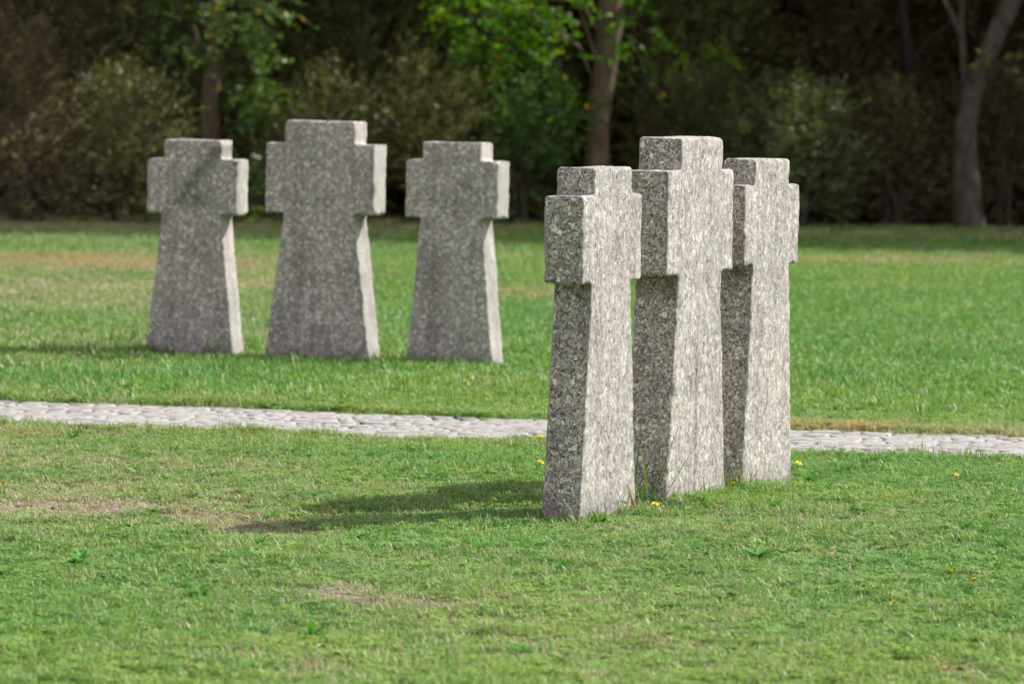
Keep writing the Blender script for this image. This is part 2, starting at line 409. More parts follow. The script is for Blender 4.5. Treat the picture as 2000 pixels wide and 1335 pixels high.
def cover(x, y):
    """dry, bare, rust, hue, lush (all about 0..1) of the lawn at x, y"""
    x = np.asarray(x, float); y = np.asarray(y, float)
    n1 = fnoise(x, y, 1.4, 21, 4); n2 = fnoise(x, y, 0.30, 33, 3); n3 = fnoise(x, y, 5.0, 41, 3)
    s, a, b = path_coords(x, y)
    dry = 0.20 + (n1 - 0.5) * 0.60 + (n2 - 0.5) * 0.35
    bare = np.zeros_like(dry); rust = np.zeros_like(dry)
    # near lawn patches
    for px, py, sx, sy, d, br in ((200, 930, 480, 75, .25, .12), (1000, 1200, 1500, 90, .10, .05), (1600, 1060, 500, 40, .2, .1), (150, 985, 340, 46, .62, .55), (90, 985, 120, 20, .3, .8), (520, 1032, 150, 22, .5, .95), (430, 1010, 120, 25, .35, .6),
                              (680, 1165, 90, 22, .45, .85), (820, 1180, 110, 16, .3, .5), (340, 905, 300, 25, .3, .2), (700, 960, 260, 25, .15, .1),
                              (60, 880, 160, 30, .35, .25), (1750, 1010, 160, 22, .3, .35), (1500, 1010, 160, 16, .25, .3),
                              (1240, 1040, 200, 26, .25, .3), (1650, 1075, 150, 20, .2, .25), (1880, 1310, 60, 14, .5, .8), (600, 1300, 160, 24, .35, .5),
                              (1240, 990, 25, 14, .5, .4), (1560, 1120, 200, 20, .15, .2), (1000, 1110, 260, 24, .12, .2)):
        g = blob(x, y, px, py, sx, sy) * np.clip(0.3 + 1.6 * n2, 0, 1.3)
        dry = dry + d * g; bare = np.maximum(bare, br * g)
    # dry rim along the near side of the path, left half; orange rim on the far side at the right
    near = np.clip(1 - np.abs(-b - 0.28) / 0.38, 0, 1)
    left = np.clip((0.6 - s) / 1.5, 0, 1)
    dry = dry + near * left * 0.62 * np.clip(0.4 + n2, 0, 1.2); bare = np.maximum(bare, near * left * 0.5 * n2)
    rust = np.maximum(rust, near * left * 0.30 * np.clip(2.2 * (n2 - .35), 0, 1))
    far = np.clip(1 - np.abs(-a - 0.22) / 0.42, 0, 1)
    right = np.clip((s - 0.9) / 0.4, 0, 1)
    dry = dry + far * (0.20 + 0.55 * right) * np.clip(0.3 + n2, 0, 1.2)
    rust = np.maximum(rust, far * right * 0.75 * np.clip(2.4 * (n2 - .3), 0, 1) * np.clip((2.6 - s) / 0.8, 0.1, 1))
    bare = np.maximum(bare, np.clip(1 - np.abs(-a - 0.02) / 0.09, 0, 1) * (0.3 + 0.6 * right))
    # far lawn strips
    for px, py, sx, sy, d, br, ru in ((150, 517, 330, 12, .38, .05, .45), (330, 530, 260, 10, .35, .1, .1), (300, 562, 190, 8, .5, .8, 0), (540, 563, 130, 10, .5, .6, .1),
                                  (80, 560, 220, 22, .35, .1, 0), (250, 590, 300, 16, .3, .1, 0), (1020, 580, 130, 14, .35, .15, .1), (1750, 520, 420, 6, .5, .15, .3),
                                  (1800, 500, 300, 10, .3, 0, 0), (1000, 505, 200, 10, .25, 0, 0), (500, 520, 200, 10, .3, 0, .1)):
        g = blob(x, y, px, py, sx, sy) * np.clip(0.35 + 1.3 * n3, 0, 1.3)
        dry = dry + d * g; bare = np.maximum(bare, br * g); rust = np.maximum(rust, ru * g)
    fl = np.clip((y - 22.5) / 1.5, 0, 1)
    dry = dry - 0.18 * fl * np.clip(x + 1.5, 0, 1) + 0.05 * fl * np.clip(-x - 1, 0, 1)
    dry = dry + .40 * np.clip((y - 47.0 - .33 * x) / 2.5, 0, 1); rust = np.maximum(rust, .25 * np.clip((y - 48.5 - .33 * x) / 2, 0, 1) * n2)
    lush = blob(x, y, 1750, 920, 260, 26) + blob(x, y, 900, 900, 350, 22) + blob(x, y, 300, 740, 500, 30)
    dry = dry - 0.25 * np.clip(lush, 0, 1)
    hue = np.clip(0.52 + (n3 - 0.5) * 0.8 + (n1 - .5) * 0.5 - 0.22 * fl - 0.35 * np.clip(lush, 0, 1) + 0.22 * np.clip((14 - y) / 2, 0, 1) * np.clip(0.5 + x, 0, 1), 0, 1)
    return np.clip(dry, 0, 1.2), np.clip(bare, 0, 1), np.clip(rust, 0, 1), hue, np.clip(lush, 0, 1)


def ground_mesh():
    # graded grid: fine in the part the photograph shows, then out to the horizon
    xs = np.unique(np.concatenate([np.array([-1200, -400, -150, -70, -35]), np.linspace(-20, -8, 25), np.linspace(-8, 8, 161), np.linspace(8, 20, 25), np.array([35, 70, 150, 400, 1200.])]))
    ys = np.unique(np.concatenate([np.array([-1200, -300, -60, -10, 0, 5]), np.linspace(8, 30, 320), np.linspace(30, 70, 130), np.array([80, 100, 150, 300, 1200.])]))
    X, Y = np.meshgrid(xs, ys)
    Z = height(X, Y)
    far = (np.abs(X) > 60) | (Y > 90) | (Y < -5)
    Z = np.where(far, -0.02, Z)
    nx, ny = len(xs), len(ys)
    idx = np.arange(nx * ny).reshape(ny, nx)
    f = np.stack([idx[:-1, :-1], idx[:-1, 1:], idx[1:, 1:], idx[1:, :-1]], -1).reshape(-1, 4)
    dry, bare, rust, hue, lush = cover(X.ravel(), Y.ravel())
    lit = np.clip((Y.ravel() - 52.6 - .35 * np.clip(X.ravel(), -9, 9)) / 1.0, 0, 1)
    me = mesh_np('ground', np.stack([X.ravel(), Y.ravel(), Z.ravel()], -1), f, 4,
                 {'bare': np.clip(bare * 1.2 + 0.25 * dry, 0, 1), 'litter': lit})
    return me


g = link('ground', ground_mesh(), M_GROUND)
tag(g, kind='structure')


# path of small pale setts, as one height field
def path_mesh():
    L0, L1 = -5.6, 5.6
    ds = 0.0125; dw = 0.0065
    S, W = np.meshgrid(np.arange(L0, L1, ds), np.arange(-0.06, PW + 0.06, dw))
    # staggered rows running along the path, widths vary
    nrows = int(round(PW / 0.085)) + 2
    rowe = np.cumsum(rng.uniform(0.07, 0.105, nrows + 4)) - 0.18
    wobS = (fnoise(S, W, 0.5, 71, 3) - 0.5) * 0.06
    wobW = (fnoise(S, W, 0.6, 72, 3) - 0.5) * 0.075
    Wd = W + wobW; Sd = S + wobS
    row = np.clip(np.searchsorted(rowe, Wd) - 1, 0, len(rowe) - 2)
    w0 = rowe[row]; w1 = rowe[row + 1]
    off = _hash(row, row * 0, 5) * 0.3
    ln = 0.115 + 0.0 * row
    q = (Sd + off) / ln
    # random joint positions
    qi = np.floor(q)
    j0 = qi + (_hash(qi, row, 6) - 0.5) * 0.5
    j1 = qi + 1 + (_hash(qi + 1, row, 6) - 0.5) * 0.5
    under = q < j0; over = q >= j1
    qi = qi - under + over
    j0 = qi + (_hash(qi, row, 6) - 0.5) * 0.5
    j1 = qi + 1 + (_hash(qi + 1, row, 6) - 0.5) * 0.5
    ds_ = np.minimum(q - j0, j1 - q) * ln
    dw_ = np.minimum(Wd - w0, w1 - Wd)
    d = np.minimum(ds_, dw_)
    d = np.minimum(d, np.sqrt(np.clip(ds_ * dw_, 0, 1)) * 0.8)
    rnd = _hash(qi, row, 9)
    tilt = (_hash(qi, row, 10) - 0.5) * 0.025 * (Wd - (w0 + w1) / 2) + (_hash(qi, row, 11) - 0.5) * 0.02 * (q - (j0 + j1) / 2) * ln
    joint = 0.004 + 0.026 * vnoise(S, W, 0.16, 13) ** 2
    top = np.clip((d - joint * 0.5) / 0.006, 0, 1) ** 0.6
    jm = np.clip((vnoise(S, W, 0.15, 19) - 0.46) * 5, 0, 1)
    Z = -(0.003 + 0.022 * jm) * (1 - top) + tilt + (rnd ** 2 - 0.3) * 0.005 + (fnoise(S, W, 0.05, 14, 2) - 0.5) * 0.003
    tone = np.where(d < joint * 0.5 + .004, 0.15 * (1 - jm) + 0.0 * jm, (0.62 + 0.38 * _hash(qi, row, 12)) * np.clip(1.25 - .8 * fnoise(S, W, .45, 16, 3), .3, 1))
    # washed soil lies in some joints and towards the rims
    silt = np.clip((fnoise(S, W, 0.5, 15, 3) - 0.55) * 5, 0, 1)
    Z = np.maximum(Z, -0.010 - 0.022 * (1 - silt))
    X = PO.x + pt.x * S + pn.x * W; Y = PO.y + pt.y * S + pn.y * W
    ny, nx = S.shape
    idx = np.arange(nx * ny).reshape(ny, nx)
    f = np.stack([idx[:-1, :-1], idx[:-1, 1:], idx[1:, 1:], idx[1:, :-1]], -1).reshape(-1, 4)[:, ::-1]
    return mesh_np('path', np.stack([X.ravel(), Y.ravel(), Z.ravel() - 0.004], -1), f, 4, {'tone': tone.ravel()})


po = link('path', path_mesh(), M_PATH)
tag(po, kind='structure')


# ------------------------------------------------------------------ stone crosses
def cross_mesh(p, step, seed):
    """dense quad skin of a cross: local x width, y thickness, z up; origin on the ground, centre of the stem"""
    T = p['T']; zb = -0.06
    z_arm, z_sh, z_top = p['arm_z'], p['sh_z'], p['top_z']
    hw, aw, st, bw = p['head'] / 2, p['armw'] / 2, p['stem'] / 2, p['base'] / 2

    def lv(a, b, s): return list(np.linspace(a, b, max(2, int(round((b - a) / s)) + 1)))
    zs = lv(zb, z_arm, step); n_st = len(zs) - 1
    zs2 = lv(z_arm, z_sh, step); n_ar = len(zs2) - 1
    zs3 = lv(z_sh, z_top, step); n_hd = len(zs3) - 1
    nC = max(4, int(round((2 * st) / step)))           # columns of the stem / head
    nA = max(2, int(round((aw - max(hw, st)) / step)))
    nT = max(3, int(round(T / step)))
    bm = bmesh.new()
    cache = {}

    def half(z):
        if z <= z_arm: return bw + (st - bw) * ((z - 0) / (z_arm - 0)) ** 0.93 if z > 0 else bw
        if z <= z_sh: return st + (hw - st) * (z - z_arm) / (z_sh - z_arm)
        return hw
    Z = zs + zs2[1:] + zs3[1:]

    def vert(i, j, k):
        # i column -nA..nC+nA, j level, k thickness 0..nT
        key = (i, j, k)
        if key in cache: return cache[key]
        z = Z[j]; h = half(z)
        if i < 0: x = -h + (aw - h) * (i / nA)
        elif i > nC: x = h + (aw - h) * ((i - nC) / nA)
        else: x = -h + 2 * h * i / nC
        y = -T / 2 + T * k / nT
        cache[key] = bm.verts.new((x, y, z))
        return cache[key]
    n1 = n_st; n2 = n_st + n_ar; n3 = n2 + n_hd

    def filled(i, j):  # cell column i, level j
        if j < 0 or j >= n3: return False
        if 0 <= i < nC: return True
        return -nA <= i < nC + nA and n1 <= j < n2
    for j in range(n3):
        for i in range(-nA, nC + nA):
            if not filled(i, j): continue
            bm.faces.new((vert(i, j, 0), vert(i + 1, j, 0), vert(i + 1, j + 1, 0), vert(i, j + 1, 0)))
            bm.faces.new((vert(i, j, nT), vert(i, j + 1, nT), vert(i + 1, j + 1, nT), vert(i + 1, j, nT)))
            for k in range(nT):
                if not filled(i - 1, j): bm.faces.new((vert(i, j, k), vert(i, j + 1, k), vert(i, j + 1, k + 1), vert(i, j, k + 1)))
                if not filled(i + 1, j): bm.faces.new((vert(i + 1, j, k), vert(i + 1, j, k + 1), vert(i + 1, j + 1, k + 1), vert(i + 1, j + 1, k)))
                if not filled(i, j + 1): bm.faces.new((vert(i, j + 1, k), vert(i + 1, j + 1, k), vert(i + 1, j + 1, k + 1), vert(i, j + 1, k + 1)))
                if not filled(i, j - 1): bm.faces.new((vert(i, j, k), vert(i, j, k + 1), vert(i + 1, j, k + 1), vert(i + 1, j, k)))
    bmesh.ops.recalc_face_normals(bm, faces=bm.faces)
    rounds = int(round((0.0105 / step) ** 2 * 1.3)) + 1
    for _ in range(rounds):
        bmesh.ops.smooth_vert(bm, verts=bm.verts, factor=0.5, use_axis_x=True, use_axis_y=True, use_axis_z=True)
    bm.normal_update()
    me = bpy.data.meshes.new('stone_cross')
    so = Vector((seed * 13.1, seed * 7.7, seed * 3.3))
    vals_broad, vals_moss, vals_stain_and_band = [], [], []
    for v in bm.verts:
        c = v.co; nn = v.normal
        b = min(1.0, max(0.0, (abs(nn.y) - 0.35) / 0.4))
        top = min(1.0, max(0.0, (nn.z - 0.3) / 0.4))
        b = max(b, top)
        big = mn.noise((c + so) * 5.0) * 0.004 + mn.noise((c + so) * 16.0) * 0.0016
        q = Vector((c.x * 1.0, c.y, c.z * 0.5)) + so
        fine = mn.noise(q * 55.0) * (0.0007 + 0.0016 * b) + mn.noise(q * 110.0) * 0.0009 * b
        # crumbling arrises: the corners are nicked
        corner = 1.0 - max(abs(nn.x), abs(nn.y), abs(nn.z))
        nick = -max(0.0, mn.noise((c + so) * 28.0) + 0.05) * 0.022 * min(1.0, corner * 3.2)
        v.co = c + nn * (big + fine + nick)
        if p.get('groove') and nn.y < -0.5 and c.z < 0.66:
            gx = p['groove'][0] + 0.006 * mn.noise(Vector((3, seed, c.z * 9)))
            dpt = math.exp(-((c.x - gx) / 0.006) ** 2)
            v.co += Vector((0, 1, 0)) * dpt * 0.010 * min(1, (0.66 - c.z) * 5)
            for gx2, z0, dd in ((0.20, 0.45, 0.006), (-0.19, 0.4, 0.005)):
                if c.z < z0: v.co.y += math.exp(-((c.x - gx2 - 0.008 * mn.noise(Vector((7, seed, c.z * 7)))) / 0.005) ** 2) * dd * min(1, (z0 - c.z) * 5)
        moss = 0.0
        if c.z < z_arm and nn.x * (1 if c.x > 0 else -1) > 0.4:       # green damp streaks right under the arms, on the narrow sides
            moss = max(0.0, 1 - (z_arm - c.z) / 0.11) * (0.5 + 0.6 * mn.noise((c + so) * 14))
        m2 = mn.noise(Vector((c.x * 4, c.y * 4, c.z * 1.6)) + so)
        moss = max(moss, 0.22 * max(0.0, m2) * (1.0 if abs(nn.y) > .5 else .35) * p.get('mossy', 1.0))
        stain_and_band = 0.35 * max(0.0, mn.noise(Vector((c.x * 6, c.y * 5, c.z * 1.2)) + so * 2))
        if p.get('diag'):  # dark diagonal band and a dark patch across the arms
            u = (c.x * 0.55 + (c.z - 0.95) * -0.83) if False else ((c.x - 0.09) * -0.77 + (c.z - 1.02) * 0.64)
            stain_and_band = max(stain_and_band, 0.8 * math.exp(-(u / 0.05) ** 2) * (0.35 < (c.z) < 1.12) * (1 if c.z > 0.8 else 0.4))
            stain_and_band = max(stain_and_band, 0.75 * math.exp(-((c.x - 0.02) / 0.13) ** 2 - ((c.z - 0.83) / 0.05) ** 2))
        if c.z < 0.12: stain_and_band = max(stain_and_band, (0.12 - c.z) * 5.5 * (.7 + .8 * mn.noise((c + so) * 12)))
        vals_broad.append(b); vals_moss.append(min(1, max(0, moss))); vals_stain_and_band.append(min(1, stain_and_band))
    bm.to_mesh(me); bm.free()
    at = me.attributes.new('pale', 'FLOAT', 'POINT'); at.data.foreach_set('value', np.full(len(me.vertices), p.get('pale', 0.0), np.float32))
    for n, a in (('broad', vals_broad), ('moss', vals_moss), ('stain_and_band', vals_stain_and_band)):
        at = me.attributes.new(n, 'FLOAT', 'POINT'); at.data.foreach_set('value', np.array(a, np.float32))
    return me


SIDE = dict(head=.357, armw=.561, stem=.372, base=.515, T=.128)
MID = dict(head=.427, armw=.668, stem=.433, base=.612, T=.146)
th_r = R(69.5); th_l = R(-32.5)
cross_specs = [
    # near base corner in the photo, y pixels of underside of arm / shoulder / top, direction, profile
    ('right', (1131, 1027), (554, 381, 326), R(68.2), dict(SIDE, T=.136, base=.54), 'small stone cross nearest the camera, front of the sunlit trio'),
    ('right', (1299, 994), (537, 331, 267), R(67.8), dict(MID, T=.157, base=.615, groove=(-0.02,)), 'tall middle stone cross of the sunlit trio, with a crack down its shaft'),
    ('right', (1448, 964), (520, 359, 309), R(66.3), dict(SIDE, T=.128), 'small stone cross at the rear right of the sunlit trio, next to tall grass blades'),
    ('left', (454.5, 695), (421, 312, 274), R(-27), dict(SIDE, diag=True, pale=1.0, base=.55), 'small stone cross at the far left with a dark diagonal band across its head'),
    ('left', (720.5, 709), (420, 282.5, 238), R(-29), dict(MID, T=.138, pale=1.0, base=.655), 'tall middle stone cross of the far shaded trio beyond the path'),
    ('left', (961, 719), (428, 315, 279.5), R(-30.5), dict(SIDE, mossy=1.6, pale=1.0, base=.535), 'small greenish-grey stone cross at the right end of the far shaded trio'),
]
cross_feet = []
for i, (side, (px, py), lev, th, p, lab) in enumerate(cross_specs):
    ppm = F / G(px, py).y
    p['arm_z'], p['sh_z'], p['top_z'] = [(py - q) / ppm for q in lev]
    u = Vector((math.cos(th), math.sin(th), 0))
    nf = Vector((u.y, -u.x, 0))            # local -Y: the broad face the camera sees
    c = G(px, py)
    if side == 'right': ctr = c + u * p['base'] / 2 - nf * p['T'] / 2
    else: ctr = c - u * p['base'] / 2 - nf * p['T'] / 2
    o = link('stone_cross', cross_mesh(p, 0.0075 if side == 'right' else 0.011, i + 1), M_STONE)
    o.location = (ctr.x, ctr.y, 0)
    o.rotation_euler = (R(random.uniform(-.25, .25)), R(random.uniform(-.25, .25)), th)
    tag(o, lab, 'stone cross', 'stone crosses standing in threes on the lawn')
    cross_feet.append((ctr, u, nf, p['base'] / 2, p['T'] / 2))


def in_cross(x, y, m=0.0):
    r = np.zeros_like(np.asarray(x, float), dtype=bool)
    for ctr, u, nf, a, b in cross_feet:
        du = (x - ctr.x) * u.x + (y - ctr.y) * u.y; dn = (x - ctr.x) * nf.x + (y - ctr.y) * nf.y
        r |= (np.abs(du) < a + m) & (np.abs(dn) < b + m)
    return r


# ------------------------------------------------------------------ grass tufts (stuff)
PROTO = bpy.data.collections.new('tuft_shapes')     # never linked to the scene: only instanced


def tuft_mesh(name, n, rad, hmin, hmax, wid, lean, flat=0.0, clover=0):
    vs, fs, tone, thr = [], [], [], []
    for _ in range(n):
        r = rad * math.sqrt(random.random()); a = random.uniform(0, 2 * math.pi)
        bx, by = r * math.cos(a), r * math.sin(a)
        h = random.uniform(hmin, hmax); az = random.uniform(0, 2 * math.pi)
        ln = random.uniform(0.1, lean) * h
        dx, dy = math.cos(az), math.sin(az)
        wx, wy = -dy, dx
        if random.random() < 0.3: wx, wy = dx * .6 - dy * .8, dy * .6 + dx * .8
        w = wid * random.uniform(0.6, 1.2) / 2
        if random.random() < flat:                 # lying blade
            ln = h * 0.95; z1, z2 = h * .16, h * random.uniform(0.05, 0.3)
        else:
            z1, z2 = h * .55, h * random.uniform(0.75, 1.0)
        k = len(vs)
        vs += [(bx - wx * w, by - wy * w, -.006), (bx + wx * w, by + wy * w, -.006),
               (bx + dx * ln * .4 - wx * w * .8, by + dy * ln * .4 - wy * w * .8, z1), (bx + dx * ln * .4 + wx * w * .8, by + dy * ln * .4 + wy * w * .8, z1),
               (bx + dx * ln, by + dy * ln, z2)]
        fs += [(k, k + 1, k + 3), (k, k + 3, k + 2), (k + 2, k + 3, k + 4)]
        t = min(1.0, max(0.0, random.gauss(0.5, 0.23)))
        if random.random() < 0.08: t = random.uniform(0.95, 1.0)  # a few near-white blades carry painted glints and white flecks
        tone += [t * .8, t * .8, t, t, min(1, t + .04)]; thr += [random.random()] * 5
    for _ in range(clover):
        r = rad * math.sqrt(random.random()); a = random.uniform(0, 2 * math.pi)
        cx, cy, cz = r * math.cos(a), r * math.sin(a), random.uniform(hmin, hmax * .8)
        a0 = random.uniform(0, 2.1); s = random.uniform(0.006, 0.011); t = random.uniform(.2, .8); tr = random.uniform(.6, 1.4)
        for q in range(3):
            aa = a0 + q * 2.094; k = len(vs); tz = random.uniform(-.3, .3) * s
            ex, ey = math.cos(aa), math.sin(aa)
            vs += [(cx, cy, cz), (cx + s * (ex - .6 * ey), cy + s * (ey + .6 * ex), cz + tz), (cx + 1.5 * s * ex, cy + 1.5 * s * ey, cz + tz * 1.5), (cx + s * (ex + .6 * ey), cy + s * (ey - .6 * ex), cz + tz)]
            fs += [(k, k + 1, k + 2), (k, k + 2, k + 3)]
            tone += [t] * 4; thr += [tr] * 4
    me = mesh_np(name, vs, fs, 3, {'tone': tone, 'thr': thr})
    me.materials.append(M_GRASS)
    o = bpy.data.objects.new(name, me); PROTO.objects.link(o)
    return o


def proto_coll(name, specs):
    c = bpy.data.collections.new(name)
    for i, s in enumerate(specs):
        o = tuft_mesh(name + '_%02d' % i, **s); PROTO.objects.unlink(o); c.objects.link(o)
    return c


C_NEAR = proto_coll('near_tufts', [dict(n=60, rad=.055, hmin=.009, hmax=.027, wid=w_, lean=1.1, flat=.3) for w_ in (.0024, .0030, .0034, .0044)]
                    + [dict(n=40, rad=.055, hmin=.010, hmax=.024, wid=.0028, lean=1.3, flat=.6, clover=c_) for c_ in (10, 22)]
                    + [dict(n=30, rad=.045, hmin=.018, hmax=.055, wid=.0036, lean=.8, flat=.1) for _ in range(2)])
C_FAR = proto_coll('far_tufts', [dict(n=80, rad=.14, hmin=.014, hmax=.034, wid=.0075, lean=1.0, flat=.2) for _ in range(4)]
                   + [dict(n=60, rad=.14, hmin=.02, hmax=.06, wid=.007, lean=.7, flat=.1) for _ in range(2)])


def instancer(name, pts, scl, rot, idx, attrs, coll, label=None):
    me = bpy.data.meshes.new(name)
    me.vertices.add(len(pts)); me.vertices.foreach_set('co', np.asarray(pts, np.float32).ravel())
    a = me.attributes.new('scl', 'FLOAT_VECTOR', 'POINT'); a.data.foreach_set('vector', np.asarray(scl, np.float32).ravel())
    a = me.attributes.new('rot', 'FLOAT_VECTOR', 'POINT'); a.data.foreach_set('vector', np.asarray(rot, np.float32).ravel())
    a = me.attributes.new('pick', 'INT', 'POINT'); a.data.foreach_set('value', np.asarray(idx, np.int32))
    for n, v in attrs.items():
        a = me.attributes.new(n, 'FLOAT', 'POINT'); a.data.foreach_set('value', np.asarray(v, np.float32))
    o = bpy.data.objects.new(name, me); COL.objects.link(o)
    ng = bpy.data.node_groups.new(name + '_scatter', 'GeometryNodeTree')
    ng.interface.new_socket('Geometry', in_out='INPUT', socket_type='NodeSocketGeometry')
    ng.interface.new_socket('Geometry', in_out='OUTPUT', socket_type='NodeSocketGeometry')
    gi = ng.nodes.new('NodeGroupInput'); go = ng.nodes.new('NodeGroupOutput')
    ci = ng.nodes.new('GeometryNodeCollectionInfo')
    ci.inputs['Collection'].default_value = coll
    ci.inputs['Separate Children'].default_value = True
    ci.inputs['Reset Children'].default_value = True
    ip = ng.nodes.new('GeometryNodeInstanceOnPoints'); ip.inputs['Pick Instance'].default_value = True

    def na(nm, t):
        n = ng.nodes.new('GeometryNodeInputNamedAttribute'); n.data_type = t; n.inputs['Name'].default_value = nm
        return n.outputs['Attribute']
    ng.links.new(gi.outputs[0], ip.inputs['Points'])
    ng.links.new(ci.outputs[0], ip.inputs['Instance'])
    ng.links.new(na('pick', 'INT'), ip.inputs['Instance Index'])
    ng.links.new(na('rot', 'FLOAT_VECTOR'), ip.inputs['Rotation'])
    ng.links.new(na('scl', 'FLOAT_VECTOR'), ip.inputs['Scale'])
    ng.links.new(ip.outputs[0], go.inputs[0])
    md = o.modifiers.new('scatter', 'NODES'); md.node_group = ng
    tag(o, label, None, None, 'stuff')
    return o


def n_path(x, y): return 3.0 * np.clip(fnoise(x, y, .6, 77, 2) - .5, 0, 1)


def scatter(y0, y1, dens, margin, near):
    """random points of the lawn in the wedge the camera looks into, widened by margin"""
    wmax = 0.108 * y1 + margin
    n = int(dens * 2 * wmax * (y1 - y0))
    x = rng.uniform(-wmax, wmax, n); y = rng.uniform(y0, y1, n)
    k = np.abs(x) < 0.108 * y + margin
    x, y = x[k], y[k]
    dry, bare, rust, hue, lush = cover(x, y)
    s, a, b = path_coords(x, y)
    ins = np.minimum(a, b)
    keep = rng.random(len(x)) > np.clip(bare * 0.92, 0, .93)
    edge = (ins < 0.0) | ((ins < 0.05) & (rng.random(len(x)) < 0.25)) | ((ins < PW) & (rng.random(len(x)) < 0.03 * (.3 + n_path(x, y))))
    keep &= edge & ~in_cross(x, y, -0.01)
    if y1 > 50: keep &= (y < 52.6 + .35 * np.clip(x, -9, 9) + 1.2 * vnoise(x, y, 1.0, 88)) | (rng.random(len(x)) < .1)
    x, y, dry, bare, rust, hue, lush, ins = (q[keep] for q in (x, y, dry, bare, rust, hue, lush, ins))
    z = height(x, y)
    n = len(x)
    hs = (0.60 + 0.42 * fnoise(x, y, .5, 61, 3)) * (1 - .35 * np.clip(bare + .4 * dry, 0, 1)) * (1 + .25 * lush)
    hs *= 1 + .5 * np.exp(-((ins + .05) / .08) ** 2)          # a taller rim at the path's edge
    hs *= 1 + in_cross(x, y, 0.045) * rng.uniform(.1, 1.3, len(x))
    hs *= .55 + .9 * vnoise(x, y, .13, 64) * (.5 + vnoise(x, y, .45, 65))
    hs *= np.where(ins > 0.04, .6, 1)
    hs *= rng.uniform(.75, 1.25, n)
    ws = rng.uniform(.85, 1.15, n)
    hue = np.clip(hue + .7 * (vnoise(x, y, .16, 66) - .5), 0, 1)
    return x, y, z, hs, ws, dry, rust, hue, n


def make_grass(name, y0, y1, dens, margin, coll, kinds, label):
    x, y, z, hs, ws, dry, rust, hue, n = scatter(y0, y1, dens, margin, True)
    p = np.array(kinds, float); p /= p.sum()
    instancer(name, np.stack([x, y, z], -1), np.stack([ws, ws, hs], -1),
              np.stack([rng.normal(0, .12, n), rng.normal(0, .12, n), rng.uniform(0, 6.283, n)], -1),
              rng.choice(len(kinds), n, p=p), {'dry': dry + rng.normal(0, .07, n), 'rust': rust, 'hue': np.clip(hue + rng.normal(0, .22, n), 0, 1)}, coll, label)
    print(name, n)


make_grass('lawn_grass', 10.2, 22.8, 900, 2.1, C_NEAR, [3, 3, 3, 3, 3, 3, .8, .8], 'short mown grass of the near lawn')
make_grass('far_lawn_grass', 22.0, 57.0, 190, 2.4, C_FAR, [3, 3, 3, 3, 1, 1], 'short mown grass of the far lawn beyond the path')

# soil crumbs on the worn patches
def crumbs():
    n = 60000
    y = rng.uniform(10.5, 22.5, n); x = rng.uniform(-1, 1, n) * (0.108 * y + .8)
    dry, bare, rust, hue, lush = cover(x, y)
    s, a, b = path_coords(x, y)
    k = (rng.random(n) < np.clip(bare - .18, 0, 1) * .5) & (np.minimum(a, b) < 0.02) & ~in_cross(x, y, .01)
    x, y = x[k], y[k]; z = height(x, y); n = len(x)
    r = rng.uniform(.003, .009, n)
    base = np.array([(1, 0, 0), (0, 1, 0), (-1, 0, 0), (0, -1, 0), (0, 0, .8), (0, 0, -.8)], float)
    vs = base[None] * r[:, None, None] * rng.uniform(.6, 1.3, (n, 6, 1)) + np.stack([x, y, z + r * .3], -1)[:, None]
    f = np.array([(0, 1, 4), (1, 2, 4), (2, 3, 4), (3, 0, 4), (1, 0, 5), (2, 1, 5), (3, 2, 5), (0, 3, 5)])
    fs = (f[None] + (np.arange(n) * 6)[:, None, None]).reshape(-1, 3)
    return mesh_np('soil_crumbs', vs.reshape(-1, 3), fs, 3)


M_SOIL = simple_mat('pale_soil', [(0.3, (0.18, 0.145, 0.105)), (0.7, (0.42, 0.37, 0.30))], 40.0, 0.95)
tag(link('soil_crumbs', crumbs(), M_SOIL), kind='stuff')


# ------------------------------------------------------------------ foliage builders
def leaves(pos, dirs, size, aspect, tone, name='leaves', droop=0.0):
    """one folded quad per leaf"""
    pos = np.asarray(pos, float); d = np.asarray(dirs, float); n = len(pos)
    d = d / np.maximum(np.linalg.norm(d, axis=1, keepdims=True), 1e-6)
    r = rng.normal(size=(n, 3)); r[:, 2] *= .5
    s = np.cross(d, r); s /= np.maximum(np.linalg.norm(s, axis=1, keepdims=True), 1e-6)
    nn = np.cross(d, s)
    L = size * rng.uniform(.65, 1.25, n)[:, None]; Wd = L * aspect / 2
    a = pos; b = pos + d * L * .45 + s * Wd + nn * Wd * .25; c = pos + d * L; e = pos + d * L * .45 - s * Wd + nn * Wd * .25
    v = np.stack([a, b, c, e], 1).reshape(-1, 3)
    f = np.arange(n * 4).reshape(n, 4)
    return mesh_np(name, v, f, 4, {'tone': np.repeat(tone, 4)})


def tubes(segs, name='branches', sides=5):
    """segs: list of polylines [(point, radius), ...]"""
    vs, fs = [], []
    for pl in segs:
        k = len(vs)
        for i, (p, r) in enumerate(pl):
            p = Vector(p)
            t = (Vector(pl[min(i + 1, len(pl) - 1)][0]) - Vector(pl[max(i - 1, 0)][0])).normalized()
            ref = Vector((0, 1, 0)) if abs(t.y) < .9 else Vector((1, 0, 0))
            a = t.cross(ref).normalized(); b = t.cross(a)
            for q in range(sides):
                an = 2 * math.pi * q / sides
                rr = r * (1 + .10 * mn.noise(Vector((p.x * 3 + q * 1.7, p.y, p.z * 3))))
                vs.append(p + a * rr * math.cos(an) + b * rr * math.sin(an))
        for i in range(len(pl) - 1):
            for q in range(sides):
                fs.append((k + i * sides + q, k + i * sides + (q + 1) % sides, k + (i + 1) * sides + (q + 1) % sides, k + (i + 1) * sides + q))
    return mesh_np(name, [tuple(v) for v in vs], fs, 4)


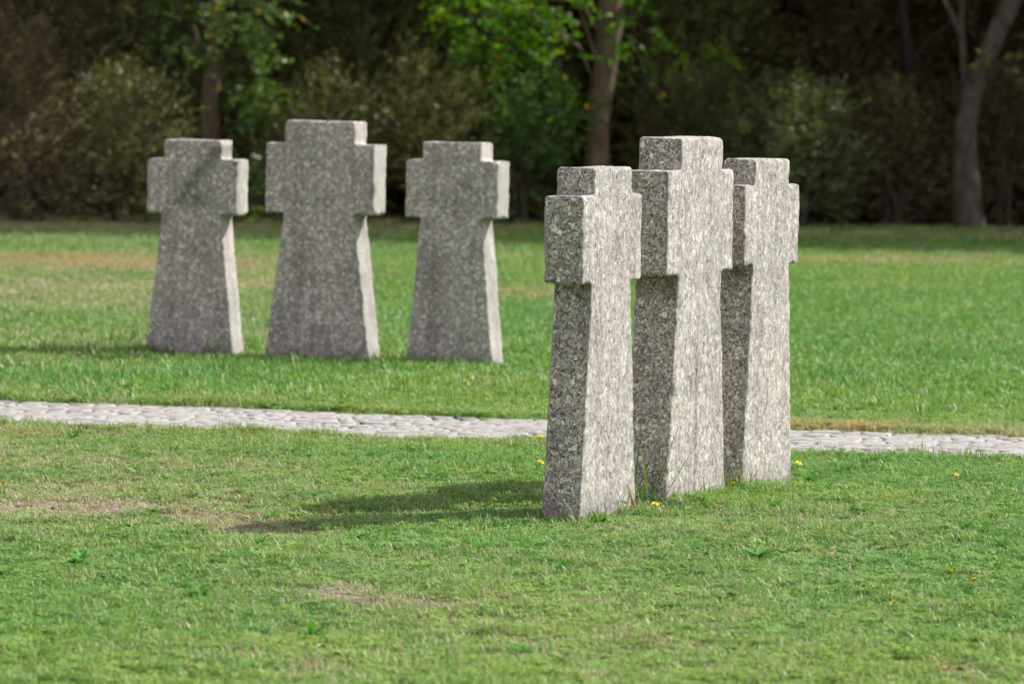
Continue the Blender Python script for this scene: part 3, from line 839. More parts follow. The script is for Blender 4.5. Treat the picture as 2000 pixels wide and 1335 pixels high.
def spray_cloud(n_spray, sampler, out_dir, per, length, size, aspect, droop=0.0, spread=.9):
    """leaves set along short sprays; returns pos, dirs, tone, twig polylines"""
    P, D, T, tw = [], [], [], []
    for _ in range(n_spray):
        o = np.array(sampler())
        d = np.array(out_dir(o)) + rng.normal(0, .35, 3); d /= np.linalg.norm(d)
        Ls = length * random.uniform(.6, 1.3)
        t = np.linspace(.08, 1, per)[:, None]
        line = o + d * Ls * t + np.array([0, 0, -1]) * droop * Ls * t ** 2
        side = np.cross(d, [0, 0, 1.0]) + 1e-3; side /= np.linalg.norm(side)
        sg = np.where(np.arange(per) % 2 == 0, 1, -1)[:, None]
        dd = d * .55 + side * sg * spread + rng.normal(0, .35, (per, 3)) - np.array([0, 0, droop * .6])
        P.append(line); D.append(dd)
        base = rng.normal(.45, .17)
        T.append(np.clip(base + rng.normal(0, .13, per) + (rng.random(per) < .03) * .5, 0, 1))
        if len(tw) < 260: tw.append([(tuple(o - d * Ls * .3), .006), (tuple(line[per // 2]), .004), (tuple(line[-1]), .002)])
    return np.concatenate(P), np.concatenate(D), np.concatenate(T), tw


def add_twigs(o, tw):
    """fine twigs join the foliage mesh they carry"""
    bm = bmesh.new(); bm.from_mesh(o.data); n0 = len(bm.faces)
    bm.from_mesh(tubes(tw, 'twigs', 4))
    bm.faces.ensure_lookup_table()
    for f in bm.faces[n0:]: f.material_index = 1
    bm.to_mesh(o.data); bm.free()
    o.data.materials.append(M_TWIG)
    return o


EDGE = 0.33


def shrub(label, cat, px, yb, wpx, top, mat, size=.07, aspect=.5, dens=1.0, droop=.1, up=.35, name='shrub', group='shrubs along the edge of the wood', y=54.5, depth=None, clumps=7, tonebias=0.0):
    """a shrub whose foot the photo has at px; wpx its width in photo pixels, top the y pixel of its highest point"""
    y = y + EDGE * (px - 1000) / F * 54 - .6
    base = V(px, 450, y); base.z = 0
    w = wpx / F * y / 2; h = max(.6, V(px, top, y).z)
    dp = depth or w * .8
    root = empty(name, base)
    tag(root, label, cat, group)
    # a handful of lobes of different size make the outline uneven
    lob = []
    for i in range(clumps):
        a = random.uniform(0, 6.28); rr = random.uniform(.1, .62)
        lob.append((w * rr * math.cos(a), dp * rr * math.sin(a), h * random.uniform(.16, .78), random.uniform(.34, .58)))
    lob.append((0, 0, h * .72, .42))

    def samp():
        cx, cy, cz, s = random.choice(lob)
        v = np.array([random.gauss(0, 1) for _ in range(3)]); v /= np.linalg.norm(v)
        r = random.uniform(.35, 1) ** .5
        q = [cx + v[0] * w * s * r, cy + v[1] * dp * s * r, cz + v[2] * h * s * .62 * r]
        q[2] = min(max(q[2], random.uniform(.03, .25)), h)
        return q
    c = np.array([0, 0, h * .35])

    def od(o): 
        v = (np.array(o) - c) / np.array([w, dp, h]); return v / max(1e-3, np.linalg.norm(v)) + np.array([0, 0, up])
    ns = int(dens * 330 * w * h / (size / .07))
    P, D, T, tw = spray_cloud(ns, samp, od, 13, .34, size, aspect, droop)
    T = np.clip(T + tonebias, 0, 1)
    lf = link('foliage', leaves(P, D, size, aspect, T), mat, root, smooth=False)
    stems = []
    for _ in range(9):
        t = samp()
        stems.append([((random.uniform(-.12, .12), random.uniform(-.1, .1), -.05), .03), ((t[0] * .45, t[1] * .45, t[2] * .5), .02), (tuple(t), .007)])
    link('branches', tubes(stems, sides=5), M_TWIG, root)
    add_twigs(lf, tw[:160])
    return root


# ------------------------------------------------------------------ shrubs the photo shows at the lawn's far edge, left to right
shrub('dark brown-green bush at the far left edge of the wood', 'bush', 40, 0, 330, 40, L_DARK, .06, .4, 1.1, y=54.6)
shrub('olive bush left of the leftmost far cross, reaching down to the lawn', 'bush', 225, 0, 330, 130, L_OLIVE, .055, .4, 1.0, y=54.3, tonebias=-.28)
shrub('low green sapling between the first and second far crosses', 'sapling', 490, 0, 110, 385, L_GREEN, .07, .5, 1.4, y=54.0, clumps=4)
shrub('brown-green bush directly behind the tall far cross', 'bush', 640, 0, 330, 150, L_OLIVE, .05, .35, 1.0, y=54.8, tonebias=-.15)
shrub('broad grey-green bush between the tall far cross and the mossy far cross', 'bush', 830, 0, 330, 130, L_OLIVE, .06, .4, 1.0, y=54.6, tonebias=.1)
shrub('leafy green bush just right of the mossy far cross', 'bush', 1010, 0, 250, 170, L_GREEN, .07, .45, .9, y=54.3, tonebias=-.1)
shrub('round grey-green bush behind the rear cross of the sunlit trio', 'bush', 1550, 0, 420, 180, L_WILLOW, .085, .28, 1.25, y=54.0, up=.5, clumps=9)
shrub('dark olive bush between the brown trunk and the round grey-green bush', 'bush', 1330, 0, 330, 150, L_OLIVE, .055, .4, 1.0, y=55.8, tonebias=-.15)
shrub('dull brown bush between the round grey-green bush and the pale trunk', 'bush', 1745, 0, 260, 170, L_DARK, .055, .4, 1.0, y=55.8)
shrub('dark bush behind the pale trunk at the right edge', 'bush', 1960, 0, 300, 150, L_DARK, .055, .4, .9, y=56.2, tonebias=-.2)

# taller understorey behind, filling the frame up to its top edge
for px, w, top, y, m, tb, lab in (
        (120, 520, -160, 57.5, L_DARK, -.05, 'tall dark thicket at the left edge behind the brown-green bush'),
        (420, 480, -140, 58.8, L_OLIVE, -.18, 'tall olive thicket around the dim trunk at the left'),
        (700, 480, -150, 59.0, L_OLIVE, -.12, 'tall brown-green thicket rising above the tall far cross'),
        (960, 420, -120, 59.4, L_OLIVE, -.05, 'tall thicket behind the bright hanging leaves'),
        (1370, 480, -150, 58.2, L_OLIVE, -.15, 'tall olive thicket right of the brown trunk'),
        (1660, 460, -140, 59.0, L_DARK, -.15, 'tall dark thicket above the round grey-green bush'),
        (1930, 420, -140, 59.5, L_DARK, -.25, 'tall nearly black thicket at the right edge behind the pale trunk')):
    shrub(lab, 'thicket', px, 0, w, top, m, .06, .42, .75, name='tall_shrub', group='tall undergrowth inside the wood', y=y, tonebias=tb, clumps=10)


# ------------------------------------------------------------------ trees
def crown_cluster(centres, mat, parent, size=.075, aspect=.55, dens=1.0, droop=.45, length=.34, name='crown'):
    P, D, T = [], [], []; TW = []
    for (c, r, ns) in centres:
        c = np.array(c)

        def samp():
            v = np.array([random.gauss(0, 1) for _ in range(3)]); v /= np.linalg.norm(v)
            return c + v * np.array(r) * random.uniform(.2, 1) ** .6
        def od(o): v = (np.array(o) - c); return v / max(1e-3, np.linalg.norm(v)) + np.array([0, 0, .1])
        p, d, t, tw = spray_cloud(int(ns * dens), samp, od, 11, length, size, aspect, droop)
        P.append(p); D.append(d); T.append(t); TW += tw
    me = leaves(np.concatenate(P), np.concatenate(D), size, aspect, np.concatenate(T))
    return add_twigs(link(name, me, mat, parent, smooth=False), TW[::2])


def path_pts(pts, y, r):
    """polyline from photo pixels at distance y, relative to its foot"""
    out = []
    for (px, py), rr in zip(pts, r):
        out.append((V(px, py, y), rr))
    return out


def tree(label, y, foot_px, trunk, radii, mat, limbs, crown, leafmat, sides=14, **kw):
    b = V(foot_px, 450, y); b.z = 0
    root = empty('tree', b)
    tag(root, label, 'tree', 'trees at the edge of the wood')
    pl = [(Vector((0, 0, -.1)), radii[0] * 1.12)] + [(V(px, py, y) - b, r) for (px, py), r in zip(trunk, radii)]
    # densify with a little wander
    dn = []
    for (p, r), (q, s) in zip(pl[:-1], pl[1:]):
        k = max(2, int((q - p).length / .18))
        for i in range(k):
            f = i / k; w = p.lerp(q, f)
            w = w + Vector((mn.noise(Vector((w.z * 1.3, y, 1))), mn.noise(Vector((w.z * 1.1, y, 5))), 0)) * .025
            dn.append((w, (r + (s - r) * f) * (1 + .06 * mn.noise(Vector((1, y, w.z * 3))))))
    dn.append(pl[-1])
    link('trunk', tubes([dn], 'trunk', sides), mat, root)
    ls = []
    for l, rr in limbs:
        ls.append([(V(px, py, y + dy) - b, r) for (px, py, dy), r in zip(l, rr)])
    crown_cluster([((V(px, py, y + dy) - b)[:], (a, a * .8, c), ns) for (px, py, dy, a, c, ns) in crown], leafmat, root, **kw)
    for l in ls: link('branch', tubes([l], 'branch', 8), mat, root)
    return root


# brown trunk in the middle, with sunlit hanging sprays to its left
tree('brown tree trunk behind the sunlit trio with bright green sprays hanging at its left', 54.8, 1166,
     [(1165, 330), (1170, 230), (1181, 130), (1190, 40), (1200, -120), (1215, -500)], [.150, .128, .134, .155, .15, .13], M_BARK_BROWN,
     [([(1172, 190, 0), (1130, 90, -.4), (1060, 40, -.8), (960, -20, -1.1)], (.02, .016, .012, .008)),
      ([(1176, 150, 0), (1140, 40, -.2), (1110, -60, -.4)], (.025, .02, .015)),
      ([(1185, 90, 0), (1120, -20, -.5), (1000, -60, -1), (880, -80, -1.3)], (.02, .017, .013, .008)),
      ([(1190, 60, 0), (1240, -20, -.5), (1330, -60, -.8)], (.05, .035, .02))],
     [(960, 50, -1.1, .42, .34, 70), (1000, 110, -.9, .28, .18, 30), (905, 15, -1.0, .35, .28, 40), (1075, 120, -.6, .16, .26, 16), (1060, 0, -.7, .4, .22, 40),
      (1100, 230, -.3, .25, .22, 26), (940, 200, -.5, .30, .25, 22), (1240, 40, -.6, .25, .3, 22), (1350, 90, -.4, .35, .15, 16),
      (1150, -300, 3.2, 2.2, 1.2, 300), (900, -330, 3.0, 1.6, .8, 220), (1400, -320, 3.2, 1.8, 1.0, 220)], L_BRIGHT, size=.085)
# pale trunk at the right with a fork
tree('pale grey trunk with ringed bark at the right edge, leaning right above its fork', 55.0, 1894,
     [(1895, 440), (1890, 400), (1886, 330), (1888, 250), (1899, 190), (1918, 130), (1945, 70), (1985, -20), (2060, -200), (2120, -500)], [.175, .165, .145, .125, .12, .118, .115, .11, .10, .08], M_BARK_PALE,
     [([(1890, 235, 0), (1884, 150, .1), (1878, 60, .2), (1880, -80, .3)], (.06, .045, .035, .03)),
      ([(1905, 170, 0), (1940, 135, -.2), (1965, 130, -.3)], (.03, .018, .01)),
      ([(1882, 80, .2), (1840, -10, .2), (1790, -60, .1)], (.04, .03, .02))],
     [(1945, 128, -.25, .14, .1, 8), (1900, -300, 2.5, 2.4, 1.2, 330), (2150, -320, 2.5, 2.4, 1.3, 330)], L_OLIVE, size=.09)
# dim trunk at the left
tree('dim dark trunk at the left behind hanging green sprays', 54.6, 414,
     [(410, 330), (412, 250), (414, 150), (418, 60), (424, -60), (430, -400)], [.11, .10, .10, .09, .09, .08], M_BARK_BROWN,
     [([(415, 120, 0), (450, 40, -.5), (500, 0, -1)], (.03, .025, .015)),
      ([(414, 160, 0), (380, 60, -.3), (340, 0, -.5)], (.03, .025, .015))],
     [(470, 20, -.9, .40, .3, 70), (505, 150, -1.1, .18, .35, 40), (510, 205, -1.2, .24, .12, 34), (360, 70, -.6, .35, .28, 30), (300, 40, -.4, .4, .25, 22),
      (420, -280, 3.2, 2.2, 1.0, 300), (100, -300, 3.2, 2.0, 1.0, 250)], L_GREEN, size=.08)
# three slim dark trunks deeper in
for lab, y, px, lean, r in (('slim dark trunk left of the pale grey trunk, deep in shade', 58.0, 1790, -14, .07),
                            ('thin dark trunk above the tall far cross, half hidden by leaves', 58.5, 640, 8, .06),
                            ('slim dark trunk at the far left edge, deep in shade', 58.5, 60, 12, .07),
                            ('dark trunk right of the brown trunk, half hidden in the thicket', 58.6, 1290, 12, .08)):
    tree(lab, y, px, [(px, 330), (px + lean, 150), (px + 2 * lean, 0), (px + 3 * lean, -300)], [r, r * .9, r * .85, r * .8], M_BARK_DARK,
         [([(px + lean, 120, 0), (px + 90, 20, 0), (px + 170, -60, 0)], (.025, .018, .01))],
         [(px + 60, -280, 0, 1.8, 1.0, 200)], L_DARK, sides=8, size=.1)


# the wood behind and above: one mass nobody could count
def woodland():
    P = []
    # understorey wall, from the ground up
    n = 230000
    x = rng.uniform(-20, 24, n); y = 60 + 20 * rng.random(n) ** 1.2; z = 7.5 * rng.random(n) ** 1.2
    k = (fnoise(x * 1.0 + z * .7, y + z, 1.6, 93, 3) > .36) | (y > 66)
    P.append(np.stack([x, y, z], -1)[k])
    # canopy
    n = 230000
    x = rng.uniform(-22, 34, n); y = rng.uniform(48.6, 74, n); z = rng.uniform(5.2, 15, n)
    edge = 49.3 + 1.6 * fnoise(x, z, 3.0, 95, 2) + .35 * np.abs(z - 9.5) + .3 * np.clip(x, -6, 6) - 1.2 * np.clip((x - 6) / 14, 0, 1) - 1.0
    k = (y > edge) & (fnoise(x + z * .5, y + z * .8, 2.2, 97, 3) > .36)
    P.append(np.stack([x, y, z], -1)[k])
    P = np.concatenate(P)
    # gaps cut into the canopy along the sun's direction to light chosen leaves
    sd = np.array([.904, .427, .966]); sd /= np.linalg.norm(sd)
    for (px, py, yy, r) in ((960, 60, 53.9, .85), (1080, 120, 54.3, .45), (505, 170, 53.0, .8), (470, 20, 53.2, 1.0), (350, 60, 53.4, .35), (1590, 260, 54.0, .55), (1500, 220, 54, .28), (1180, 130, 55, .35), (780, 60, 57, .3),
                            (930, 200, 54.2, .5), (1900, 250, 53, .3), (1240, 60, 54.4, .35), (860, 290, 54.3, .4), (700, 230, 54.5, .3), (1250, -10, 54.2, .4)):
        o = np.array(V(px, py, yy)[:])
        w = P - o; t = w @ sd
        dist = np.linalg.norm(w - t[:, None] * sd, axis=1)
        P = P[~((dist < r) & (t > 0))]
    n = len(P)
    D = rng.normal(size=(n, 3)); D[:, 2] *= .4
    big = np.where(P[:, 2] > 5, .34, np.where(P[:, 1] > 66, .36, .22))
    d = D / np.linalg.norm(D, axis=1, keepdims=True)
    r = rng.normal(size=(n, 3)); s = np.cross(d, r); s /= np.linalg.norm(s, axis=1, keepdims=True)
    L = (big * rng.uniform(.7, 1.3, n))[:, None]; W = L * .3
    v = np.stack([P, P + d * L * .5 + s * W, P + d * L, P + d * L * .5 - s * W], 1).reshape(-1, 3)
    return mesh_np('woodland', v, np.arange(n * 4).reshape(n, 4), 4, {'tone': np.repeat(rng.random(n), 4)})


wd = link('woodland', woodland(), L_WOOD, smooth=False)
tag(wd, 'dark leafy mass of the wood behind the shrubs', None, None, 'stuff')


# ------------------------------------------------------------------ small plants and litter on the lawn
def hz(p): return float(height(np.array([p.x]), np.array([p.y]))[0])


def blade_strip(base, az, L, w, rise, curl, fold=.25, n=7, tone=.5):
    """one arching leaf as a strip; returns verts, faces, tones"""
    vs, fs, ts = [], [], []
    dx, dy = math.cos(az), math.sin(az)
    for i in range(n):
        t = i / (n - 1)
        r = L * (t - .12 * t * t); z = L * (rise * t - curl * t * t)
        ww = w * math.sin(math.pi * min(1, .12 + .88 * t) ** .8) * (1 if t < 1 else 0) / 2 + .0004
        c = Vector((base[0] + dx * r, base[1] + dy * r, base[2] + z))
        vs += [c + Vector((-dy * ww, dx * ww, ww * fold)), c, c + Vector((dy * ww, -dx * ww, ww * fold))]
        ts += [tone, tone * .8, tone]
        if i:
            k = (i - 1) * 3
            fs += [(k, k + 1, k + 4, k + 3), (k + 1, k + 2, k + 5, k + 4)]
    return vs, fs, ts


def strips_mesh(name, items):
    V_, F_, T_ = [], [], []
    for vs, fs, ts in items:
        k = len(V_); V_ += [tuple(v) for v in vs]; F_ += [tuple(q + k for q in f) for f in fs]; T_ += ts
    return mesh_np(name, V_, F_, 4, {'tone': T_})


# broad-leaved rosettes
for px, py, L, nl, lab, spread in (
        (300, 1003, .11, 9, 'large dark green rosette weed on the bare patch left of the long shadow', .35),
        (372, 998, .09, 4, 'long-leaved weed leaning right beside the large rosette', .2),
        (185, 970, .09, 4, 'flat weed with two long leaves on the dry patch at the left', .1),
        (245, 972, .08, 3, 'small flat weed just right of the two-leaved weed on the dry patch', .1),
        (455, 932, .08, 3, 'weed with one raised pointed leaf between the path and the shadow tip', .4),
        (142, 858, .09, 5, 'upright green weed at the near edge of the path on the left', 1.0),
        (590, 880, .07, 6, 'green leafy weed near the path, left of the shaded grass', .4),
        (690, 1000, .07, 7, 'green weed just above the tip of the long shadow', .45),
        (258, 1040, .09, 7, 'bright green weed below the large rosette', .5),
        (1480, 1090, .11, 8, 'pale green rosette weed in front of the sunlit trio', .4),
        (1290, 1095, .08, 5, 'light weed on the lawn left of the pale rosette', .4),
        (605, 1245, .09, 9, 'dark green clump of weed leaves in the blurred foreground', .7),
        (1020, 1275, .08, 7, 'green weed in the lower middle foreground', .5),
        (1585, 948, .10, 10, 'leafy dandelion weed right of the rear sunlit cross', .6),
        (1520, 945, .08, 8, 'small leafy weed at the foot of the rear sunlit cross', .6),
        (1640, 930, .08, 8, 'leafy weed on the lush grass right of the sunlit trio', .6),
        (1175, 1030, .07, 8, 'green leafy weed at the foot of the nearest cross', .5),
        (1640, 985, .07, 7, 'small green weed on the dry grass right of the sunlit trio', .4),
        (1960, 1075, .09, 9, 'dark green weed at the right edge of the lawn', .5),
        (530, 1010, .07, 5, 'weed sprouting above the bare patch at the shadow tip', .5),
        (60, 750, .12, 8, 'dark green weed beyond the path at the far left', .5),
        (430, 762, .11, 8, 'green weed at the far edge of the path between the first two far crosses', .6)):
    b = G(px, py); z = hz(b)
    if 'leafy' in lab: L *= .95; nl += 6; spread *= 1.2
    it = []
    a0 = random.uniform(0, 6.28)
    nl = nl if nl <= 4 else int(nl * 1.8)
    for q in range(nl):
        az = a0 + q * 6.283 / nl * 1.03 + random.uniform(-.4, .4)
        if nl <= 4: az = random.choice((0.1, 3.0)) + random.uniform(-.25, .25)
        Lq = L * .8 * random.uniform(.5, 1.15)
        it.append(blade_strip((0, 0, .004), az, Lq, Lq * random.uniform(.14, .22), spread * random.uniform(.4, 1.2) + .12, spread * .35, tone=random.uniform(.2, .9)))
    o = link('rosette_weed', strips_mesh('rosette_weed', it), L_WEED)
    o.location = (b.x, b.y, z + .006)
    tag(o, lab, 'weed', 'broad-leaved weeds in the lawn')

# smaller weeds growing in loose patches among the rest
WP = [(1500, 1000, 'in front of the rear sunlit cross'), (1600, 968, 'right of the leafy dandelion weed'), (1380, 1000, 'in front of the tall sunlit cross'), (1680, 1010, 'on the thin turf at the right'),
      (1905, 1040, 'near the right edge'), (1940, 1050, 'at the right edge beside the dark weed'), (760, 925, 'between the path and the long shadow'), (850, 905, 'near the path left of the nearest cross'),
      (520, 1075, 'under the bare soil patch'), (930, 1085, 'below the long shadow'), (1100, 1120, 'in the middle of the near lawn'), (700, 1060, 'below the shadow tip'),
      (1310, 1190, 'in the right foreground'), (1780, 1240, 'in the lower right foreground'), (380, 1170, 'in the left foreground'), (150, 1110, 'at the left of the foreground'),
      (100, 735, 'beyond the path, third from the left edge'), (20, 742, 'beyond the path at the very left edge'), (330, 770, 'beyond the path below the leftmost far cross'), (560, 780, 'beyond the path below the tall far cross')]
for px, py, where in WP:
    b = G(px, py); z = hz(b); it = []
    far_ = py < 800
    for c in range(3):
        ox, oy = random.uniform(-.03, .03), random.uniform(-.03, .03); a0 = random.uniform(0, 6)
        for q in range(random.randint(5, 9)):
            Lq = random.uniform(.018, .045) * (1.5 if far_ else 1)
            it.append(blade_strip((ox, oy, .004), a0 + q * .9, Lq, Lq * random.uniform(.25, .42), random.uniform(.3, 1.3), random.uniform(.2, .6), tone=random.uniform(.3, 1)))
    for q in range(3): it.append(blade_strip((0, 0, .004), q * 2.1, .08, .012, .3, .2, tone=.4))
    o = link('leafy_weed', strips_mesh('leafy_weed', it), L_WEED)
    o.location = (b.x, b.y, z + .008)
    tag(o, 'small round-leaved weeds ' + where, 'weed', 'small weed patches in the lawn')

# longer grass at the feet of the crosses
for px, py, hh, nb, rad, lab, tb in (
        (1490, 940, .17, 7, .03, 'tall green grass blades against the rear sunlit cross', .3),
        (1255, 985, .12, 34, .07, 'uncut grass between the nearest and the tall sunlit cross', .55),
        (1285, 968, .10, 26, .05, 'fine green grass at the foot of the tall sunlit cross', .4),
        (1225, 995, .09, 26, .04, 'dry orange grass at the rear foot of the nearest cross', .9),
        (1345, 966, .07, 24, .07, 'short uncut grass in front of the tall sunlit cross', .4),
        (1430, 955, .07, 26, .06, 'pale grass in the gap between the tall and the rear sunlit cross', .6),
        (1150, 1022, .045, 26, .06, 'low grass at the front corner of the nearest cross', .4),
        (1205, 1006, .05, 26, .06, 'low grass along the sunlit side of the nearest cross', .5),
        (1085, 1020, .045, 24, .06, 'low grass along the shaded side of the nearest cross', .3),
        (1380, 968, .05, 24, .06, 'low grass at the rear corner of the tall sunlit cross', .4),
        (330, 694, .08, 30, .10, 'shaded grass at the left front of the leftmost far cross', .2),
        (425, 698, .07, 26, .08, 'shaded grass at the right front of the leftmost far cross', .3),
        (590, 706, .08, 30, .10, 'shaded grass at the left front of the tall far cross', .2),
        (690, 710, .07, 26, .08, 'shaded grass at the right front of the tall far cross', .3),
        (835, 712, .07, 28, .09, 'shaded grass at the left front of the mossy far cross', .2),
        (975, 712, .09, 26, .07, 'sunlit grass at the right foot of the mossy far cross', .5),
        (868, 1016, .15, 3, .03, 'three thin dry grass stalks standing in the long shadow', .8),
        (938, 1010, .10, 4, .03, 'seed stalks beside the dandelions in the long shadow', .8),
        (1065, 985, .10, 8, .03, 'grass stalks at the left foot of the nearest cross', .6),
        (650, 700, .12, 22, .07, 'dark uncut grass at the front foot of the tall far cross', .2),
        (370, 690, .12, 30, .12, 'uncut grass in front of the leftmost far cross', .2),
        (250, 682, .16, 50, .14, 'dark grass clump in the shade left of the leftmost far cross', .15),
        (740, 698, .13, 30, .08, 'light uncut grass right of the tall far cross', .5),
        (480, 692, .12, 26, .08, 'uncut grass right of the leftmost far cross', .4),
        (880, 702, .08, 30, .07, 'short uncut grass in front of the mossy far cross', .3)):
    if px > 1000: hh *= 1.5
    b = G(px, py - 4 if px < 1000 else py + 10); z = hz(b)
    it = []
    for _ in range(nb):
        r = rad * math.sqrt(random.random()); a = random.uniform(0, 6.28); h = hh * random.uniform(.45, 1.1)
        it.append(blade_strip((r * math.cos(a), r * math.sin(a), -.01), random.uniform(0, 6.28), h * .9, .0045 if nb > 4 else .003, random.uniform(.9, 2.2), random.uniform(.2, 1.0), n=6, tone=min(1, max(0, random.gauss(tb, .2)))))
    o = link('grass_tuft', strips_mesh('grass_tuft', it), L_TALL)
    o.location = (b.x, b.y, z)
    tag(o, lab, 'grass tuft', 'uncut grass tufts around the crosses')


# dandelions: stem, sepals and a domed head of rays
def head_mesh():
    vs, fs = [], []
    for ring, (r, tilt, n, z0) in enumerate(((.017, .10, 22, 0), (.013, .45, 18, .001), (.008, .9, 12, .002))):
        for i in range(n):
            a = 2 * math.pi * i / n + random.uniform(-.08, .08)
            rr = r * random.uniform(.85, 1.1); w = .0019
            c, s = math.cos(a), math.sin(a); t = tilt * random.uniform(.8, 1.2)
            k = len(vs); ex = rr * math.cos(t); ez = rr * math.sin(t)
            vs += [(0, 0, z0), (ex * .6 * c - w * s, ex * .6 * s + w * c, z0 + ez * .7), (ex * c - w * .7 * s, ex * s + w * .7 * c, z0 + ez), (ex * c + w * .7 * s, ex * s - w * .7 * c, z0 + ez), (ex * .6 * c + w * s, ex * .6 * s - w * c, z0 + ez * .7)]
            fs.append((k, k + 1, k + 2, k + 3, k + 4))
    return mesh_np('flower_head', vs, fs, 5)


HEAD = head_mesh(); HEAD.materials.append(M_PETAL)
SEP = tubes([[((0, 0, -.008), .002), ((0, 0, -.004), .0045), ((0, 0, .001), .005)]], 'sepals', 8); SEP.materials.append(M_STALK)
for px, py, h, lab in (
        (918, 1010, .045, 'yellow dandelion in the long shadow, left of the pair'),
        (964, 1004, .045, 'yellow dandelion in the long shadow, right of the pair'),
        (1283, 1012, .045, 'yellow dandelion in front of the gap between the nearest and the tall cross'),
        (1428, 976, .045, 'yellow dandelion in front of the rear sunlit cross'),
        (1056, 890, .07, 'yellow dandelion half behind the nearest cross, by the path'),
        (1056, 935, .05, 'orange-yellow flower touching the left side of the nearest cross'),
        (1858, 1133, .035, 'yellow dandelion on the right lawn, left of the pair'),
        (1895, 1153, .035, 'yellow dandelion on the right lawn, right of the pair'),
        (1747, 1184, .03, 'small pale yellow flower on the right lawn, lowest of three'),
        (1865, 953, .04, 'small yellow flower on the lush grass near the path at the right'),
        (1556, 930, .05, 'yellow flower above the leafy weed beside the rear sunlit cross'),
        (905, 702, .07, 'yellow dandelion in front of the mossy far cross'),
        (398, 693, .06, 'yellow dandelion in front of the leftmost far cross'),
        (30, 668, .07, 'yellow dandelion on the far lawn at the left edge'),
        (48, 866, .04, 'small yellow flower on the dry rim of the path at the left'),
        (10, 968, .05, 'yellow flower on the dry patch at the left edge')):
    b = G(px, py); z = hz(b)
    root = empty('dandelion', (b.x, b.y, z), random.uniform(0, 6))
    tag(root, lab, 'flower', 'yellow flowers in the lawn')
    lx, ly = random.uniform(-.008, .008), random.uniform(-.008, .008)
    st = link('stem', tubes([[((0, 0, -.01), .0016), ((lx * .4, ly * .4, h * .5), .0014), ((lx, ly, h - .004), .0014)]], 'stem', 6), M_STALK, root)
    hd = bpy.data.objects.new('flower_head', HEAD); COL.objects.link(hd); hd.parent = root
    hd.location = (lx, ly, h); hd.rotation_euler = (random.uniform(.1, .5), random.uniform(-.3, .3), 0)
    s = random.uniform(.7, .9) * (.75 if 'small' in lab else 1); hd.scale = (s, s, s)
    se = bpy.data.objects.new('sepals', SEP); COL.objects.link(se); se.parent = hd

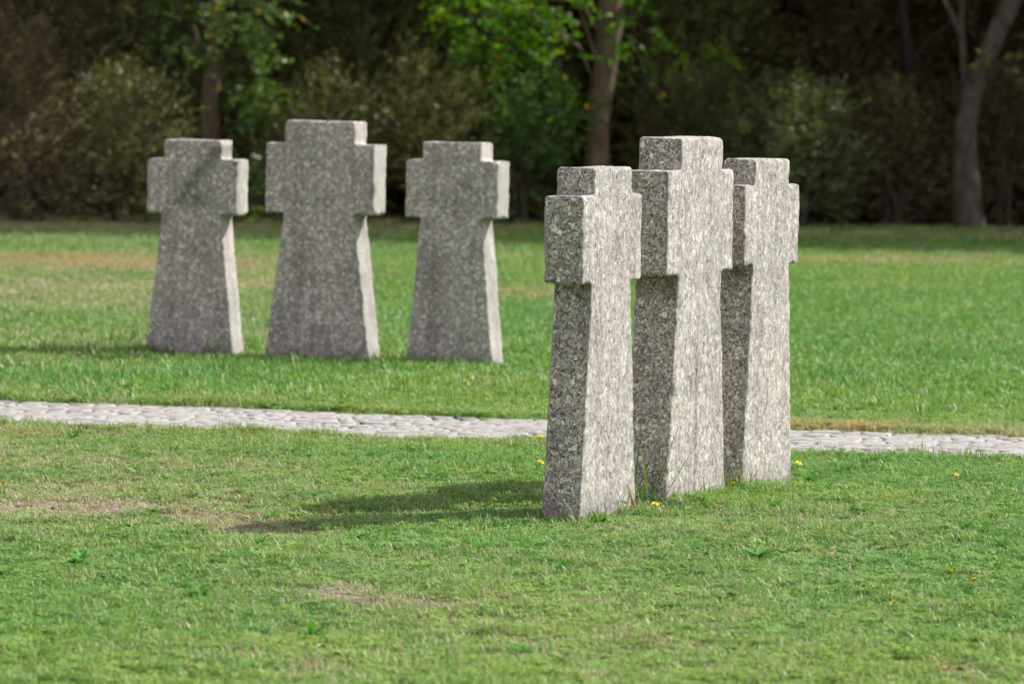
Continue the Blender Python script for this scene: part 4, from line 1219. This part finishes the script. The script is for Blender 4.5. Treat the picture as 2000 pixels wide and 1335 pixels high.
# withered leaves
for px, py, L, mat, lab in (
        (1695, 1075, .045, M_DEADLEAF, 'upright reddish brown leaf on the lawn right of the pale rosette'),
        (1627, 1084, .05, M_PALELEAF, 'tan curled leaf left of the upright reddish leaf'),
        (1425, 1165, .045, M_DEADLEAF, 'orange-brown leaf in the foreground below the rosette weed'),
        (1645, 1202, .03, M_DEADLEAF, 'small red leaf in the foreground right of the orange-brown leaf'),
        (1722, 1212, .035, M_DEADLEAF, 'brown leaf standing in the foreground at the right'),
        (1850, 1310, .05, M_DEADLEAF, 'dark brown leaf at the lower right corner, left of the pair'),
        (1880, 1316, .05, M_DEADLEAF, 'dark brown leaf at the lower right corner, right of the pair'),
        (1955, 1310, .035, M_DEADLEAF, 'reddish leaf at the extreme lower right'),
        (1045, 1045, .02, M_DEADLEAF, 'tiny orange leaf in front of the nearest cross'),
        (1228, 1072, .035, M_PALELEAF, 'cream leaf lying in front of the nearest cross'),
        (625, 1268, .05, M_PALELEAF, 'cream leaf in the blurred foreground below the dark weed'),
        (660, 1285, .04, M_DEADLEAF, 'orange leaf right of the cream leaf in the blurred foreground'),
        (410, 1062, .035, M_DEADLEAF, 'orange leaf left of the bare soil patch'),
        (590, 1080, .05, M_DEADLEAF, 'brown leaf on the lawn below the shadow tip'),
        (560, 892, .045, M_PALELEAF, 'peach coloured leaf on the lawn below the path'),
        (1000, 952, .025, M_DEADLEAF, 'small red-brown bud in the long shadow near the cross'),
        (1770, 935, .03, M_DEADLEAF, 'small rusty leaf on the lush grass at the right'),
        (780, 1192, .04, M_DEADLEAF, 'rusty leaf in the middle foreground'),
        (145, 1192, .045, M_DEADLEAF, 'orange-brown leaf in the left foreground'),
        (1548, 1276, .035, M_PALELEAF, 'pale leaf in the right foreground'),
        (1635, 1318, .03, M_DEADLEAF, 'red speck of a leaf at the bottom edge'),
        (1480, 1268, .035, M_PALELEAF, 'whitish leaf in the foreground left of the pale leaf')):
    b = G(px, py); z = hz(b)
    L *= .68
    vs, fs, ts = blade_strip((-L / 2, 0, 0), 0, L, L * .55, .5, .5, fold=.5, n=7)
    o = link('withered_leaf', mesh_np('withered_leaf', [tuple(v) for v in vs], fs, 4), mat)
    o.location = (b.x, b.y, z + .013)
    o.rotation_euler = (random.uniform(-.6, .6), random.uniform(-.4, .4) - (1.1 if ('upright' in lab or 'standing' in lab) else 0), random.uniform(0, 6.28))
    tag(o, lab, 'leaf', 'withered leaves on the lawn')

# ------------------------------------------------------------------ light
SUN_AZ = (0.904, 0.427); SUN_EL = R(44.0)
sl = bpy.data.lights.new('sun', 'SUN'); so = bpy.data.objects.new('sun', sl); COL.objects.link(so)
sl.energy = 4.2; sl.angle = R(0.53); sl.color = (1.0, 0.955, 0.88)
sv = Vector((SUN_AZ[0] * math.cos(SUN_EL), SUN_AZ[1] * math.cos(SUN_EL), math.sin(SUN_EL))).normalized()
so.rotation_euler = sv.to_track_quat('Z', 'Y').to_euler()
so.location = (20, 5, 30)
w = bpy.data.worlds.new('World'); scene.world = w; w.use_nodes = True
nt = w.node_tree
sky = nt.nodes.new('ShaderNodeTexSky'); sky.sky_type = 'NISHITA'; sky.sun_disc = False
sky.sun_elevation = SUN_EL
sky.sun_rotation = math.atan2(sv.x, sv.y)
sky.dust_density = 1.5
bg = nt.nodes['Background']; bg.inputs['Strength'].default_value = 0.12
# broken white cloud, added to the unseen sky for warmer, stronger fill light
wt = N(nt, 'ShaderNodeTexCoord'); wn = N(nt, 'ShaderNodeTexNoise', in_Scale=2.6, in_Detail=6.0)
nt.links.new(wt.outputs['Generated'], wn.inputs['Vector'])
cl = ramp(nt, [(0.40, 0.15), (0.56, 0.85)], wn.outputs[0])
nt.links.new(mix(nt, sky.outputs[0], (4.6, 4.25, 3.9), cl), bg.inputs['Color'])

vs_ = scene.view_settings
vs_.view_transform = 'Standard'; vs_.look = 'None'; vs_.gamma = 1.0; vs_.exposure = 0.65
vs_.use_curve_mapping = False
scene.cycles.max_bounces = 6
scene.cycles.use_denoising = True
scene.cycles.use_adaptive_sampling = True
scene.cycles.adaptive_threshold = 0.01
